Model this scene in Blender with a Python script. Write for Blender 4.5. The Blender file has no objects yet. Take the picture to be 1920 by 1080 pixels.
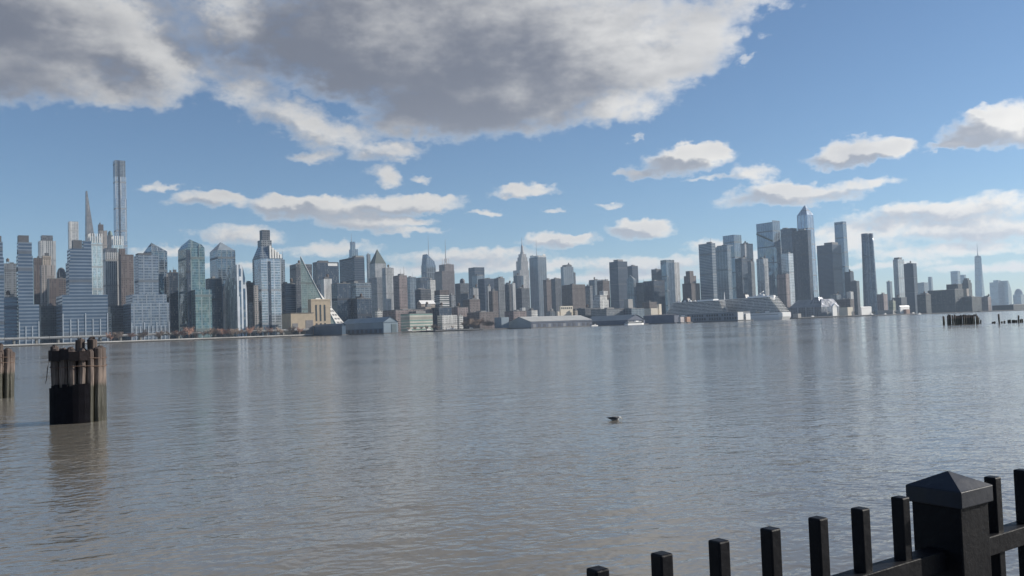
import bpy, bmesh, math, random
from mathutils import Vector, Matrix
R = math.radians
SC = bpy.context.scene
COL = SC.collection
rng = random.Random(7)

# ------------------------------------------------------------------ camera
F = 1650.0                      # focal length in photograph pixels (1920 wide)
EYE = 4.0                       # eye height above the river, metres
PITCH, ROLL = R(2.52), R(-1.97)
cam_d = bpy.data.cameras.new('camera')
cam_d.sensor_width = 36.0
cam_d.lens = 36.0 * F / 1920.0
cam_d.clip_start, cam_d.clip_end = 0.05, 40000
cam = bpy.data.objects.new('camera', cam_d)
CAM_ROT = Matrix.Rotation(R(90) + PITCH, 3, 'X') @ Matrix.Rotation(ROLL, 3, 'Z')
cam.matrix_world = Matrix.Translation((0, 0, EYE)) @ CAM_ROT.to_4x4()
COL.objects.link(cam)
SC.camera = cam

def ray(px, py):                # direction of a photograph pixel
    return CAM_ROT @ Vector(((px - 960) / F, (540 - py) / F, -1.0))

# ------------------------------------------------------------------ view
SC.view_settings.view_transform = 'Standard'
SC.view_settings.look = 'None'
SC.view_settings.gamma = 1
SC.view_settings.use_curve_mapping = False
SC.view_settings.exposure = 0.52
SC.cycles.max_bounces = 5
SC.cycles.diffuse_bounces = 2
SC.cycles.glossy_bounces = 3
SC.cycles.volume_bounces = 0
SC.cycles.use_denoising = True
SC.cycles.sample_clamp_indirect = 4.0

# ------------------------------------------------------------------ sun
SUN_AZ, SUN_EL = R(75), R(23)   # azimuth to the right of the view axis, elevation
sdir = Vector((math.sin(SUN_AZ) * math.cos(SUN_EL), math.cos(SUN_AZ) * math.cos(SUN_EL), math.sin(SUN_EL)))
sun_d = bpy.data.lights.new('sun', 'SUN')
sun_d.energy = 5.0
sun_d.angle = R(0.5)
sun_d.color = (1.0, 0.93, 0.83)
sun = bpy.data.objects.new('sun', sun_d)
sun.rotation_euler = sdir.to_track_quat('Z', 'Y').to_euler()
COL.objects.link(sun)

# ------------------------------------------------------------------ node helpers
class NT:
    def __init__(s, tree): s.t = tree; s.n = tree.nodes; s.l = tree.links
    def new(s, kind, **kw):
        nd = s.n.new(kind)
        for k, v in kw.items(): setattr(nd, k, v)
        return nd
    def put(s, sock, v):
        if isinstance(v, bpy.types.NodeSocket): s.l.new(v, sock)
        elif v is not None:
            if hasattr(sock, 'default_value') and not isinstance(v, (int, float)) and len(sock.default_value) == 4 and len(v) == 3: v = (*v, 1)
            sock.default_value = v
    def m(s, op, a, b=None, c=None, clamp=False):
        nd = s.n.new('ShaderNodeMath'); nd.operation = op; nd.use_clamp = clamp
        for i, v in enumerate((a, b, c)): s.put(nd.inputs[i], v)
        return nd.outputs[0]
    def v(s, op, a, b=None, scale=None):
        nd = s.n.new('ShaderNodeVectorMath'); nd.operation = op
        s.put(nd.inputs[0], a); s.put(nd.inputs[1], b)
        if scale is not None: s.put(nd.inputs['Scale'], scale)
        return nd.outputs['Value'] if op in ('LENGTH', 'DOT_PRODUCT', 'DISTANCE') else nd.outputs['Vector']
    def noise(s, vec, scale, detail=2.0, rough=0.5, dist=0.0, col=False):
        nd = s.n.new('ShaderNodeTexNoise')
        s.put(nd.inputs['Vector'], vec); s.put(nd.inputs['Scale'], scale); nd.inputs['Detail'].default_value = detail
        nd.inputs['Roughness'].default_value = rough; nd.inputs['Distortion'].default_value = dist
        return nd.outputs['Color' if col else 'Fac']
    def mix(s, fac, a, b):
        nd = s.n.new('ShaderNodeMix'); nd.data_type = 'RGBA'
        s.put(nd.inputs[0], fac); s.put(nd.inputs[6], a); s.put(nd.inputs[7], b)
        return nd.outputs[2]
    def step(s, x, a, b):
        nd = s.n.new('ShaderNodeMapRange'); nd.interpolation_type = 'SMOOTHSTEP'
        s.put(nd.inputs[0], x); s.put(nd.inputs[1], a); s.put(nd.inputs[2], b)
        return nd.outputs[0]
    def lin(s, x, a, b, c=0.0, d=1.0):
        nd = s.n.new('ShaderNodeMapRange')
        for i, q in enumerate((x, a, b, c, d)): s.put(nd.inputs[i], q)
        return nd.outputs[0]
    def sep(s, v):
        nd = s.n.new('ShaderNodeSeparateXYZ'); s.put(nd.inputs[0], v); return nd.outputs
    def comb(s, x=0.0, y=0.0, z=0.0):
        nd = s.n.new('ShaderNodeCombineXYZ')
        for i, q in enumerate((x, y, z)): s.put(nd.inputs[i], q)
        return nd.outputs[0]

# ------------------------------------------------------------------ sky and clouds
# cloud masses by direction: photograph pixel centre, half width, half height, tilt in degrees, thickness
CLOUDS = [
 # the large grey bank overhead
 (860, 60, 400, 170, 0, 1.0), (650, 70, 240, 140, 0, .8), (1010, 150, 290, 100, 0, .8), (1190, 60, 230, 130, 0, .55),
 (1330, 40, 130, 70, 0, .4), (1180, 200, 90, 36, 0, .45), (890, 205, 220, 66, 0, .6), (1430, 0, 80, 34, 0, .4), (1300, 100, 120, 50, 0, .35), (1230, 135, 120, 50, 0, .35),
 (900, -150, 620, 190, 0, .9), (250, -160, 420, 170, 0, .9), (760, 222, 120, 42, 0, .4),
 # its left neighbour
 (440, 60, 90, 50, 0, .5), (420, 5, 90, 60, 0, .55), (455, 125, 60, 40, 0, .38), (1395, 70, 50, 20, 0, .3),
 (130, 45, 290, 130, 0, 1.0), (330, 125, 110, 72, 0, .55), (40, 145, 230, 66, 0, .6), (260, 172, 120, 40, 0, .45), (-260, 60, 300, 150, 0, .9),
 # ragged pieces under the bank
 (470, 175, 70, 36, -25, .45), (540, 220, 100, 40, -22, .5), (620, 250, 90, 36, -15, .5), (730, 280, 95, 26, 0, .55),
 (590, 290, 60, 15, 0, .4), (722, 327, 42, 27, 0, .6), (790, 329, 28, 13, 0, .45), (300, 347, 60, 9, 0, .3),
 # long low bank on the left
 (390, 374, 90, 21, 0, .55), (520, 380, 70, 22, 0, .55), (640, 390, 190, 30, 0, .7), (780, 385, 110, 24, 0, .6), (700, 420, 120, 18, 0, .55),
 (820, 370, 50, 11, 0, .4), (902, 396, 48, 9, 0, .45), (770, 418, 34, 11, 0, .4), (450, 440, 110, 24, 0, .5), (760, 437, 80, 9, 0, .4),
 # small cumulus across the middle and right
 (984, 359, 76, 15, 0, .55), (1050, 452, 88, 17, 0, .6), (1140, 384, 40, 9, 0, .3), (1035, 393, 30, 7, 0, .3), (1200, 430, 86, 23, 0, .65), (1225, 422, 50, 18, 0, .55),
 (1285, 302, 115, 34, 3, .7), (1310, 290, 70, 26, 0, .65), (1190, 322, 50, 13, 0, .45), (1412, 328, 56, 21, 0, .5), (1330, 338, 60, 8, 0, .35),
 (1610, 287, 130, 24, 4, .65), (1640, 273, 100, 24, 4, .6), (1625, 342, 84, 16, 5, .5), (1475, 367, 165, 27, 3, .6), (1500, 355, 70, 20, 0, .5),
 (1870, 240, 120, 46, 5, .75), (1905, 212, 70, 36, 0, .7), (1800, 264, 70, 13, 5, .45), (2020, 240, 140, 60, 0, .7),
 (1195, 258, 20, 8, 0, .3), (1404, 122, 24, 8, 0, .3),
 (1275, 285, 36, 20, 0, .6), (1350, 292, 34, 18, 0, .55), (1560, 280, 40, 22, 0, .55), (1700, 268, 40, 20, 0, .55), (1190, 418, 34, 16, 0, .55), (1460, 350, 50, 18, 0, .5), (960, 352, 26, 12, 0, .45), (1020, 444, 36, 13, 0, .5), (1080, 445, 30, 12, 0, .5), (520, 372, 24, 14, 0, .5), (420, 366, 40, 14, 0, .5), (600, 374, 60, 16, 0, .55), (1850, 205, 34, 18, 0, .6),
 # layers towards the horizon
 (1700, 400, 190, 24, 0, .5), (1860, 386, 150, 32, 0, .5), (1640, 432, 230, 24, 0, .45), (1850, 430, 190, 30, 0, .5), (1780, 470, 260, 18, 0, .45), (1560, 462, 190, 18, 0, .4),
 (1340, 462, 70, 18, 0, .45), (1880, 500, 200, 12, 0, .4), (1640, 500, 180, 10, 0, .35), (880, 482, 190, 19, 0, .52), (1230, 494, 170, 18, 0, .52), (1010, 498, 170, 15, 0, .48), (800, 508, 190, 15, 0, .46), (1130, 520, 260, 14, 0, .48), (620, 468, 120, 17, 0, .44), (330, 470, 110, 14, 0, .4), (460, 500, 120, 14, 0, .42), (1440, 480, 120, 14, 0, .38),
 (2150, 400, 260, 40, 0, .55), (2150, 470, 300, 22, 0, .45),
]
def azel(px, py):
    d = ray(px, py).normalized()
    return math.degrees(math.atan2(d.x, d.y)), math.degrees(math.asin(d.z))

def build_world():
    w = bpy.data.worlds.new('World'); SC.world = w; w.use_nodes = True
    T = NT(w.node_tree); T.n.clear()
    sky = T.new('ShaderNodeTexSky', sky_type='NISHITA')
    sky.sun_disc = False
    sky.sun_elevation = SUN_EL
    sky.sun_rotation = SUN_AZ
    sky.altitude = 1400; sky.air_density = 1.0; sky.dust_density = 0.45; sky.ozone_density = 3.4
    tc = T.new('ShaderNodeTexCoord')
    x, y, z = T.sep(tc.outputs['Generated'])
    az = T.m('MULTIPLY', T.m('ARCTAN2', x, y), 57.29578)
    el = T.m('MULTIPLY', T.m('ARCSINE', z), 57.29578)
    P = T.comb(az, el, 0.0)
    # domain warp: broad where clouds are high and large, finer everywhere
    elp = T.m('MAXIMUM', el, 0.0)
    w1 = T.v('SUBTRACT', T.noise(P, 0.22, 2, .5, col=True), (.5, .5, .5))
    w2 = T.v('SUBTRACT', T.noise(T.v('MULTIPLY', P, (1, 1.5, 1)), 0.95, 3, .55, col=True), (.5, .5, .5))
    q = T.v('ADD', P, T.v('MULTIPLY', T.v('SCALE', w1, scale=T.m('MULTIPLY_ADD', elp, .15, .2)), (1.5, .8, 0)))
    q = T.v('ADD', q, T.v('MULTIPLY', T.v('SCALE', w2, scale=T.m('MULTIPLY_ADD', elp, .055, .45)), (1.5, 1.3, 0)))
    off = T.comb(T.m('MULTIPLY_ADD', elp, .13, .35), T.m('MULTIPLY_ADD', elp, .03, .30), 0.0)
    q1 = T.v('ADD', q, off)
    fbs = T.v('MULTIPLY', P, (1, 1.7, 1))
    fb0 = T.m('MULTIPLY', T.m('SUBTRACT', T.noise(fbs, .55, 6, .60), .5), .85)
    puff = T.m('SUBTRACT', T.noise(T.v('MULTIPLY', P, (1, 1.3, 1)), 1.9, 4, .6), .5)
    fb0 = T.m('MULTIPLY_ADD', puff, T.m('MULTIPLY_ADD', T.step(el, 2, 17), -.40, .55), fb0)
    fb1 = T.m('MULTIPLY', T.m('SUBTRACT', T.noise(T.v('ADD', fbs, off), .55, 3, .58), .5), .85)
    grain = T.noise(T.v('MULTIPLY', P, (1, 2.6, 1)), .12, 4, .5)
    # the same broken cumulus goes on outside the frame
    out = T.m('MAXIMUM', T.step(T.m('ABSOLUTE', az), 36, 48), T.step(el, 24, 34))
    def general(vec):
        n = T.noise(T.v('MULTIPLY', vec, (.05, .085, 1)), 1.0, 3, .5)
        return T.m('MINIMUM', T.m('MULTIPLY_ADD', n, 5.0, -2.80), .9)
    gen0, gen1 = general(P), general(T.v('ADD', P, off))
    low = T.step(el, 2, 17)
    cb = T.mix(low, (.72, .675, .60), (.60, .59, .57))
    cd = T.mix(low, (.32, .34, .38), (.125, .137, .172))
    lit_k = T.step(el, -1.0, 1.5)
    b1 = T.new('ShaderNodeBackground'); T.put(b1.inputs[0], T.v('MULTIPLY', sky.outputs[0], (.94, 1.0, 1.02))); b1.inputs[1].default_value = SKY
    FL = .27
    blobs = []
    for (cx, cy, rx, ry, rot, wt) in CLOUDS:
        a0, e0 = azel(cx, cy)
        a1_, e1_ = azel(cx + rx, cy); a2_, e2_ = azel(cx, cy - ry)
        sx = max(math.hypot(a1_ - a0, e1_ - e0), .2) * 1.06; sy = max(abs(e2_ - e0), .15) * 1.06
        blobs.append((a0, e0, sx, sy, rot, wt))
    def field_group(bl):
        g = bpy.data.node_groups.new('cloud_field', 'ShaderNodeTree')
        g.interface.new_socket('P', in_out='INPUT', socket_type='NodeSocketVector')
        g.interface.new_socket('D', in_out='OUTPUT', socket_type='NodeSocketFloat')
        G = NT(g); gi = G.new('NodeGroupInput'); go = G.new('NodeGroupOutput'); acc = None
        px, py, _ = G.sep(gi.outputs[0]); vx, vy = G.comb(px, px, px), G.comb(py, py, py)
        bl = list(bl)
        while len(bl) % 3: bl.append((0, -80, 1, 1, 0, .3))
        def fma(p_, m_, c_):
            nd = G.new('ShaderNodeVectorMath', operation='MULTIPLY_ADD')
            for i, q_ in enumerate((p_, m_, c_)): G.put(nd.inputs[i], q_)
            return nd.outputs[0]
        for i in range(0, len(bl), 3):                   # three masses at a time: sum of w (1 - r^2)^2
            tr = bl[i:i + 3]; kk = [t[5] ** .25 for t in tr]
            dx = fma(vx, tuple(k / t[2] for k, t in zip(kk, tr)), tuple(-t[0] * k / t[2] for k, t in zip(kk, tr)))
            dy = fma(vy, tuple(k / t[3] for k, t in zip(kk, tr)), tuple(-t[1] * k / t[3] for k, t in zip(kk, tr)))
            q_ = G.v('MINIMUM', fma(dy, dy, fma(dx, dx, tuple(-k * k for k in kk))), (0, 0, 0))
            acc = fma(q_, q_, acc if acc is not None else (0, 0, 0))
        sm = G.v('DOT_PRODUCT', acc, (1, 1, 1))
        G.put(go.inputs[0], G.m('SUBTRACT', G.m('SQRT', sm), FL))
        return g
    def field(vec, g):
        n = T.new('ShaderNodeGroup'); n.node_tree = g; T.put(n.inputs[0], vec); return n.outputs[0]
    f0 = field(q, field_group(blobs))
    f1 = field(q1, field_group([b for b in blobs if b[5] >= .5]))
    f0 = T.m('MULTIPLY_ADD', out, T.m('SUBTRACT', gen0, f0), f0)
    f1 = T.m('MULTIPLY_ADD', out, T.m('SUBTRACT', gen1, f1), f1)
    d0 = T.m('ADD', f0, fb0); d1 = T.m('ADD', f1, fb1)
    alpha = T.m('MULTIPLY', T.step(d0, -.12, T.m('MULTIPLY_ADD', elp, .009, .42)), lit_k)
    soft = T.m('MULTIPLY_ADD', low, -.55, .9)                          # high banks show smoother relief
    rel = T.m('MULTIPLY_ADD', T.m('SUBTRACT', fb0, fb1), soft, T.m('SUBTRACT', f0, f1))
    lit = T.step(rel, -.30, .42)                                        # thinner towards the sun: the lit side
    dp = T.m('MAXIMUM', T.m('MULTIPLY_ADD', fb0, T.m('MULTIPLY_ADD', low, -.35, .9), f0), 0.0)
    thick = T.m('SUBTRACT', 1.0, T.m('POWER', 2.71828, T.m('MULTIPLY', dp, T.m('MULTIPLY_ADD', low, .8, -3.8))))
    gr = T.lin(grain, .3, .7)
    sh = T.m('MULTIPLY', thick, T.m('MULTIPLY_ADD', lit, -.85, 1.42))
    sh = T.m('MULTIPLY_ADD', T.m('SUBTRACT', .5, gr), T.m('MULTIPLY', thick, T.m('MULTIPLY_ADD', low, .45, .10)), sh)
    sh = T.step(sh, -.05, 1.18)
    b2 = T.new('ShaderNodeBackground'); glow = T.m('MAXIMUM', T.v('DOT_PRODUCT', tc.outputs['Generated'], tuple(sdir)), 0.0)      # sunlight scattered forward through the cloud
    T.put(b2.inputs[0], T.mix(sh, cb, cd)); T.put(b2.inputs[1], T.m('MULTIPLY_ADD', T.m('MULTIPLY', glow, glow), .65, .95))
    mx = T.new('ShaderNodeMixShader')
    T.put(mx.inputs[0], alpha); T.l.new(b1.outputs[0], mx.inputs[1]); T.l.new(b2.outputs[0], mx.inputs[2])
    o = T.new('ShaderNodeOutputWorld'); T.l.new(mx.outputs[0], o.inputs[0])
    w.cycles.sampling_method = 'MANUAL'; w.cycles.sample_map_resolution = 512
SKY = 0.072
build_world()

# ------------------------------------------------------------------ object helpers
def tag(o, label=None, cat=None, group=None, kind=None):
    if label: o['label'] = label
    if cat: o['category'] = cat
    if group: o['group'] = group
    if kind: o['kind'] = kind
    return o
def empty(name, loc, rz=0.0):
    o = bpy.data.objects.new(name, None); o.location = loc; o.rotation_euler = (0, 0, rz)
    o.empty_display_size = 1; COL.objects.link(o); return o
def mesh_obj(name, verts, faces, mat, parent=None, smooth=False):
    me = bpy.data.meshes.new(name); me.from_pydata([tuple(v) for v in verts], [], faces); me.update()
    if smooth:
        for p in me.polygons: p.use_smooth = True
    if mat: me.materials.append(mat)
    o = bpy.data.objects.new(name, me); COL.objects.link(o)
    if parent: o.parent = parent
    return o
class MB:                       # collects simple solids, linked as one mesh object
    def __init__(s): s.v = []; s.f = []
    def frus(s, a, b, z0, z1):  # rect a=(x0,x1,y0,y1) at z0, rect b at z1
        i = len(s.v)
        s.v += [(a[0], a[2], z0), (a[1], a[2], z0), (a[1], a[3], z0), (a[0], a[3], z0),
                (b[0], b[2], z1), (b[1], b[2], z1), (b[1], b[3], z1), (b[0], b[3], z1)]
        s.f += [(i+3, i+2, i+1, i), (i+4, i+5, i+6, i+7), (i, i+1, i+5, i+4), (i+1, i+2, i+6, i+5), (i+2, i+3, i+7, i+6), (i+3, i, i+4, i+7)]
        return s
    def box(s, x0, x1, y0, y1, z0, z1): return s.frus((x0, x1, y0, y1), (x0, x1, y0, y1), z0, z1)
    def poly(s, vs, fs):
        i = len(s.v); s.v += [tuple(v) for v in vs]; s.f += [tuple(i + k for k in f) for f in fs]; return s
    def prism(s, pts, z0, z1, top=None):      # outline counter-clockwise
        n = len(pts); t = top or pts; i = len(s.v)
        s.v += [(p[0], p[1], z0) for p in pts] + [(p[0], p[1], z1) for p in t]
        s.f += [tuple(i + k for k in reversed(range(n))), tuple(i + n + k for k in range(n))]
        s.f += [(i + k, i + (k+1) % n, i + n + (k+1) % n, i + n + k) for k in range(n)]
        return s
    def tube(s, pts, rads, n=8):
        i0 = len(s.v)
        for k, (p, r) in enumerate(zip(pts, rads)):
            p = Vector(p); a = Vector(pts[max(k-1, 0)]); b = Vector(pts[min(k+1, len(pts)-1)])
            t = (b - a).normalized(); u = t.orthogonal().normalized() if abs(t.z) < .98 else Vector((1, 0, 0)); u = (u - t * u.dot(t)).normalized(); w = t.cross(u)
            for j in range(n):
                an = 2 * math.pi * j / n
                s.v.append(tuple(p + (u * math.cos(an) + w * math.sin(an)) * r))
        for k in range(len(pts) - 1):
            for j in range(n):
                a = i0 + k*n + j; b = i0 + k*n + (j+1) % n
                s.f.append((a, b, b + n, a + n))
        s.f.append(tuple(i0 + j for j in reversed(range(n))))
        s.f.append(tuple(i0 + (len(pts)-1)*n + j for j in range(n)))
        return s
    def build(s, name, mat, parent=None, smooth=False): return mesh_obj(name, s.v, s.f, mat, parent, smooth)

# ------------------------------------------------------------------ materials
_mc = {}
def principled(name):
    m = bpy.data.materials.new(name); m.use_nodes = True
    T = NT(m.node_tree); return m, T, T.n['Principled BSDF']
def plain(name, col, rough=.7, metal=0.0, var=.18, scale=.4, bump=0.0, spec=.5):
    key = ('p', name, col, rough, metal, var, scale, bump)
    if key in _mc: return _mc[key]
    m, T, b = principled(name)
    tc = T.new('ShaderNodeTexCoord')
    n = T.noise(tc.outputs['Object'], scale, 5, .6)
    c = T.mix(T.lin(n, .3, .7, 0, 1), tuple(q * (1 - var) for q in col), tuple(q * (1 + var) for q in col))
    T.put(b.inputs['Base Color'], c); b.inputs['Roughness'].default_value = rough; b.inputs['Metallic'].default_value = metal
    b.inputs['Specular IOR Level'].default_value = spec
    if bump:
        bn = T.new('ShaderNodeBump'); bn.inputs['Distance'].default_value = bump
        T.put(bn.inputs['Height'], T.noise(tc.outputs['Object'], scale * 6, 4, .6)); T.l.new(bn.outputs[0], b.inputs['Normal'])
    _mc[key] = m; return m
def facade(wall, glass=(.06, .08, .10), fh=3.6, bw=3.0, wv=(.25, .85), wu=(.15, .85), metal=.35, rough=.12, tilt=.012, wrough=.75, name='facade'):
    key = ('f', wall, glass, fh, bw, wv, wu, metal, rough, tilt, wrough)
    if key in _mc: return _mc[key]
    m, T, b = principled(name)
    tc = T.new('ShaderNodeTexCoord')
    x, y, z = T.sep(tc.outputs['Object']); nx, ny, nz = T.sep(tc.outputs['Normal'])
    isx = T.m('GREATER_THAN', T.m('ABSOLUTE', nx), T.m('ABSOLUTE', ny))
    u = T.m('ADD', T.m('MULTIPLY', y, isx), T.m('MULTIPLY', x, T.m('SUBTRACT', 1.0, isx)))
    uu = T.m('DIVIDE', u, bw); vv = T.m('DIVIDE', z, fh)
    fu = T.m('FRACT', uu); fv = T.m('FRACT', vv)
    def inside(f, lo, hi):
        return T.m('MULTIPLY', T.m('GREATER_THAN', f, lo), T.m('LESS_THAN', f, hi))
    win = T.m('MULTIPLY', inside(fu, *wu), inside(fv, *wv))
    win = T.m('MULTIPLY', win, T.m('LESS_THAN', T.m('ABSOLUTE', nz), .6))
    cell = T.comb(T.m('FLOOR', uu), T.m('FLOOR', vv), isx)
    wn = T.new('ShaderNodeTexWhiteNoise', noise_dimensions='3D'); T.put(wn.inputs['Vector'], cell)
    big = T.noise(tc.outputs['Object'], .05, 3, .55)
    wc = T.mix(T.lin(big, .3, .7), tuple(q * .78 for q in wall), tuple(q * 1.2 for q in wall))
    oi = T.new('ShaderNodeObjectInfo')
    plantfl = T.m('LESS_THAN', T.m('FRACT', T.m('ADD', T.m('DIVIDE', z, fh * 13.0), oi.outputs['Random'])), .07 if wv[0] >= 0 else -1.0)      # louvred plant floors
    bay = T.m('LESS_THAN', T.m('FRACT', T.m('ADD', T.m('DIVIDE', u, bw * 5.0), oi.outputs['Random'])), .13 if wu[0] >= 0 else -1.0)           # solid piers between bays
    wc = T.mix(T.m('MULTIPLY', plantfl, .6), wc, tuple(q * .35 for q in wall))
    win = T.m('MULTIPLY', win, T.m('SUBTRACT', 1.0, T.m('MAXIMUM', plantfl, bay)))
    blind = T.m('GREATER_THAN', wn.outputs['Value'], .86 if wu[0] >= 0 else 2.0)
    gc = T.mix(wn.outputs['Value'], tuple(q * (.75 if wu[0] >= 0 else .95) for q in glass), tuple(min(q * (1.3 if wu[0] >= 0 else 1.05), .9) for q in glass))
    gc = T.mix(T.m('MULTIPLY', blind, .5), gc, (.34, .34, .32))
    T.put(b.inputs['Base Color'], T.mix(win, wc, gc))
    T.put(b.inputs['Metallic'], T.m('MULTIPLY', win, metal))
    T.put(b.inputs['Roughness'], T.lin(win, 0, 1, wrough, rough))
    geo = T.new('ShaderNodeNewGeometry')
    wob = T.v('SUBTRACT', T.noise(tc.outputs['Object'], .035, 2, .5, col=True), (.5, .5, .5))
    jit = T.v('ADD', T.v('SCALE', T.v('SUBTRACT', wn.outputs['Color'], (.5, .5, .5)), scale=tilt), T.v('SCALE', wob, scale=tilt * 6))
    T.put(b.inputs['Normal'], T.v('NORMALIZE', T.v('ADD', geo.outputs['Normal'], T.v('SCALE', jit, scale=win))))
    _mc[key] = m; return m

RIVER = facade((.150, .190, .245), (.085, .13, .20), 4.9, 4.0, (.42, 1.0), (-1, 2), .55, .18, name='banded_glass')
RIVER2 = facade((.20, .24, .29), (.15, .195, .26), 4.2, 2.4, (.3, 1.0), (.1, 1.0), .6, .2, name='pale_curtain_wall')
BLUEGL = facade((.20, .24, .28), (.15, .21, .27), 4.0, 1.8, (.14, 1.0), (.08, 1.0), .75, .1, .03, name='blue_curtain_wall')
TEAL = facade((.20, .26, .27), (.16, .24, .26), 4.0, 2.4, (.12, 1.0), (.06, 1.0), .7, .08, .03, name='teal_curtain_wall')
MIRROR = facade((.50, .54, .55), (.62, .68, .68), 4.0, 2.0, (.1, 1.0), (.1, 1.0), .85, .12, .02, name='bright_curtain_wall')
DARKGL = facade((.040, .055, .08), (.045, .07, .11), 3.8, 1.8, (.25, 1.0), (.12, 1.0), .4, .15, name='dark_curtain_wall')
DARKBAND = facade((.075, .095, .125), (.045, .065, .10), 3.8, 3.0, (.35, 1.0), (-1, 2), .35, .2, name='dark_banded_wall')
GREYGL = facade((.19, .22, .25), (.14, .18, .225), 3.9, 2.0, (.22, 1.0), (.14, 1.0), .6, .14, name='grey_curtain_wall')
GREY = facade((.19, .205, .225), (.06, .075, .09), 3.6, 3.2, (.3, .85), (.2, .8), .3, name='grey_masonry')
DGREY = facade((.09, .10, .12), (.05, .06, .07), 3.6, 3.0, (.3, .85), (.2, .8), .3, name='dark_masonry')
PIN = facade((.40, .405, .41), (.08, .10, .12), 3.6, 3.4, (.12, 1.0), (.3, .7), .35, name='pale_pinstripe')
PINB = facade((.34, .31, .29), (.07, .08, .09), 3.4, 4.2, (.25, .9), (.25, .75), .3, name='buff_grid')
BROWN = facade((.165, .135, .13), (.05, .055, .06), 3.3, 3.4, (.3, .85), (.25, .75), .25, name='brown_brick')
DBROWN = facade((.125, .10, .095), (.045, .05, .06), 3.3, 3.4, (.3, .85), (.25, .75), .25, name='dark_brown_brick')
PINK = facade((.26, .21, .205), (.06, .06, .07), 3.3, 3.2, (.3, .85), (.25, .75), .25, name='rose_brick')
TAN = facade((.36, .31, .26), (.07, .07, .07), 3.6, 3.4, (.3, .85), (.28, .72), .25, name='tan_masonry')
WHITE = facade((.62, .61, .58), (.08, .09, .11), 3.5, 3.2, (.3, .8), (.2, .8), .3, name='white_masonry')
WHITEP = facade((.62, .62, .61), (.16, .18, .20), 3.6, 2.6, (-1, 2), (.35, .75), .4, name='white_pinstripe')
WBAND = facade((.60, .60, .58), (.06, .07, .08), 4.2, 3.0, (.45, 1.0), (-1, 2), .3, name='white_banded_wall')
GBAND = facade((.55, .53, .46), (.22, .32, .27), 5.2, 3.0, (.3, .8), (-1, 2), .3, .3, name='green_banded_wall')
STRIPE = facade((.60, .64, .68), (.10, .15, .22), 4.0, 6.5, (-1, 2), (.42, 1.0), .5, .12, name='striped_glass')
GRID = facade((.55, .54, .52), (.10, .12, .14), 4.7, 4.7, (.2, .85), (.2, .85), .4, name='square_grid_concrete')
TANKM = plain('tank_staves', (.11, .085, .07), .9)
PLANT = plain('roof_plant_metal', (.085, .09, .10), .6)
PLANTG = plain('roof_plant_grey', (.22, .22, .22), .7)
ROOF = plain('roofing', (.16, .155, .15), .9)
STEEL = plain('steel_mast', (.30, .31, .33), .4, .5)
WHITEM = plain('white_paint', (.74, .73, .70), .5, 0, .06)
BRICKP = plain('plain_brick', (.30, .20, .16), .9)
CONC = plain('concrete', (.34, .33, .31), .85)
DCONC = plain('dark_concrete', (.13, .13, .13), .9)

# ------------------------------------------------------------------ the Manhattan grid, by perpendicular distance inland
GA = R(35)                                   # avenues run 35 degrees off the picture plane
D = Vector((math.cos(GA), math.sin(GA)))     # along the shore, downtown
E = Vector((-math.sin(GA), math.cos(GA)))    # inland
GZ = 2.0                                     # street level
def inland(px, py, b):                       # world point on a pixel's ray at distance b inland
    d = ray(px, py); k = b / (E.x * d.x + E.y * d.y)
    return Vector((d.x * k, d.y * k, EYE + d.z * k))
def cross2(a, b): return a.x * b.y - a.y * b.x
def foot(xl, xc, xr, y, b, ratio=1.0):
    """corner C (nearest), length t along the shore, depth s inland, top z"""
    def solve(c):
        C = inland(c, y, b); C2 = C.xy
        r = ray(xr, y).xy; t = -cross2(C2, r) / cross2(D, r)
        l = ray(xl, y).xy; s = -cross2(C2, l) / cross2(E, l)
        return C, t, s
    if xc is None:
        lo, hi = xl, xr
        for _ in range(40):
            mid = (lo + hi) / 2; C, t, s = solve(mid)
            if s > ratio * t: hi = mid
            else: lo = mid
        xc = (lo + hi) / 2
    C, t, s = solve(xc)
    return C, t, max(s, 2.0)
NBLD = [0]
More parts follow.
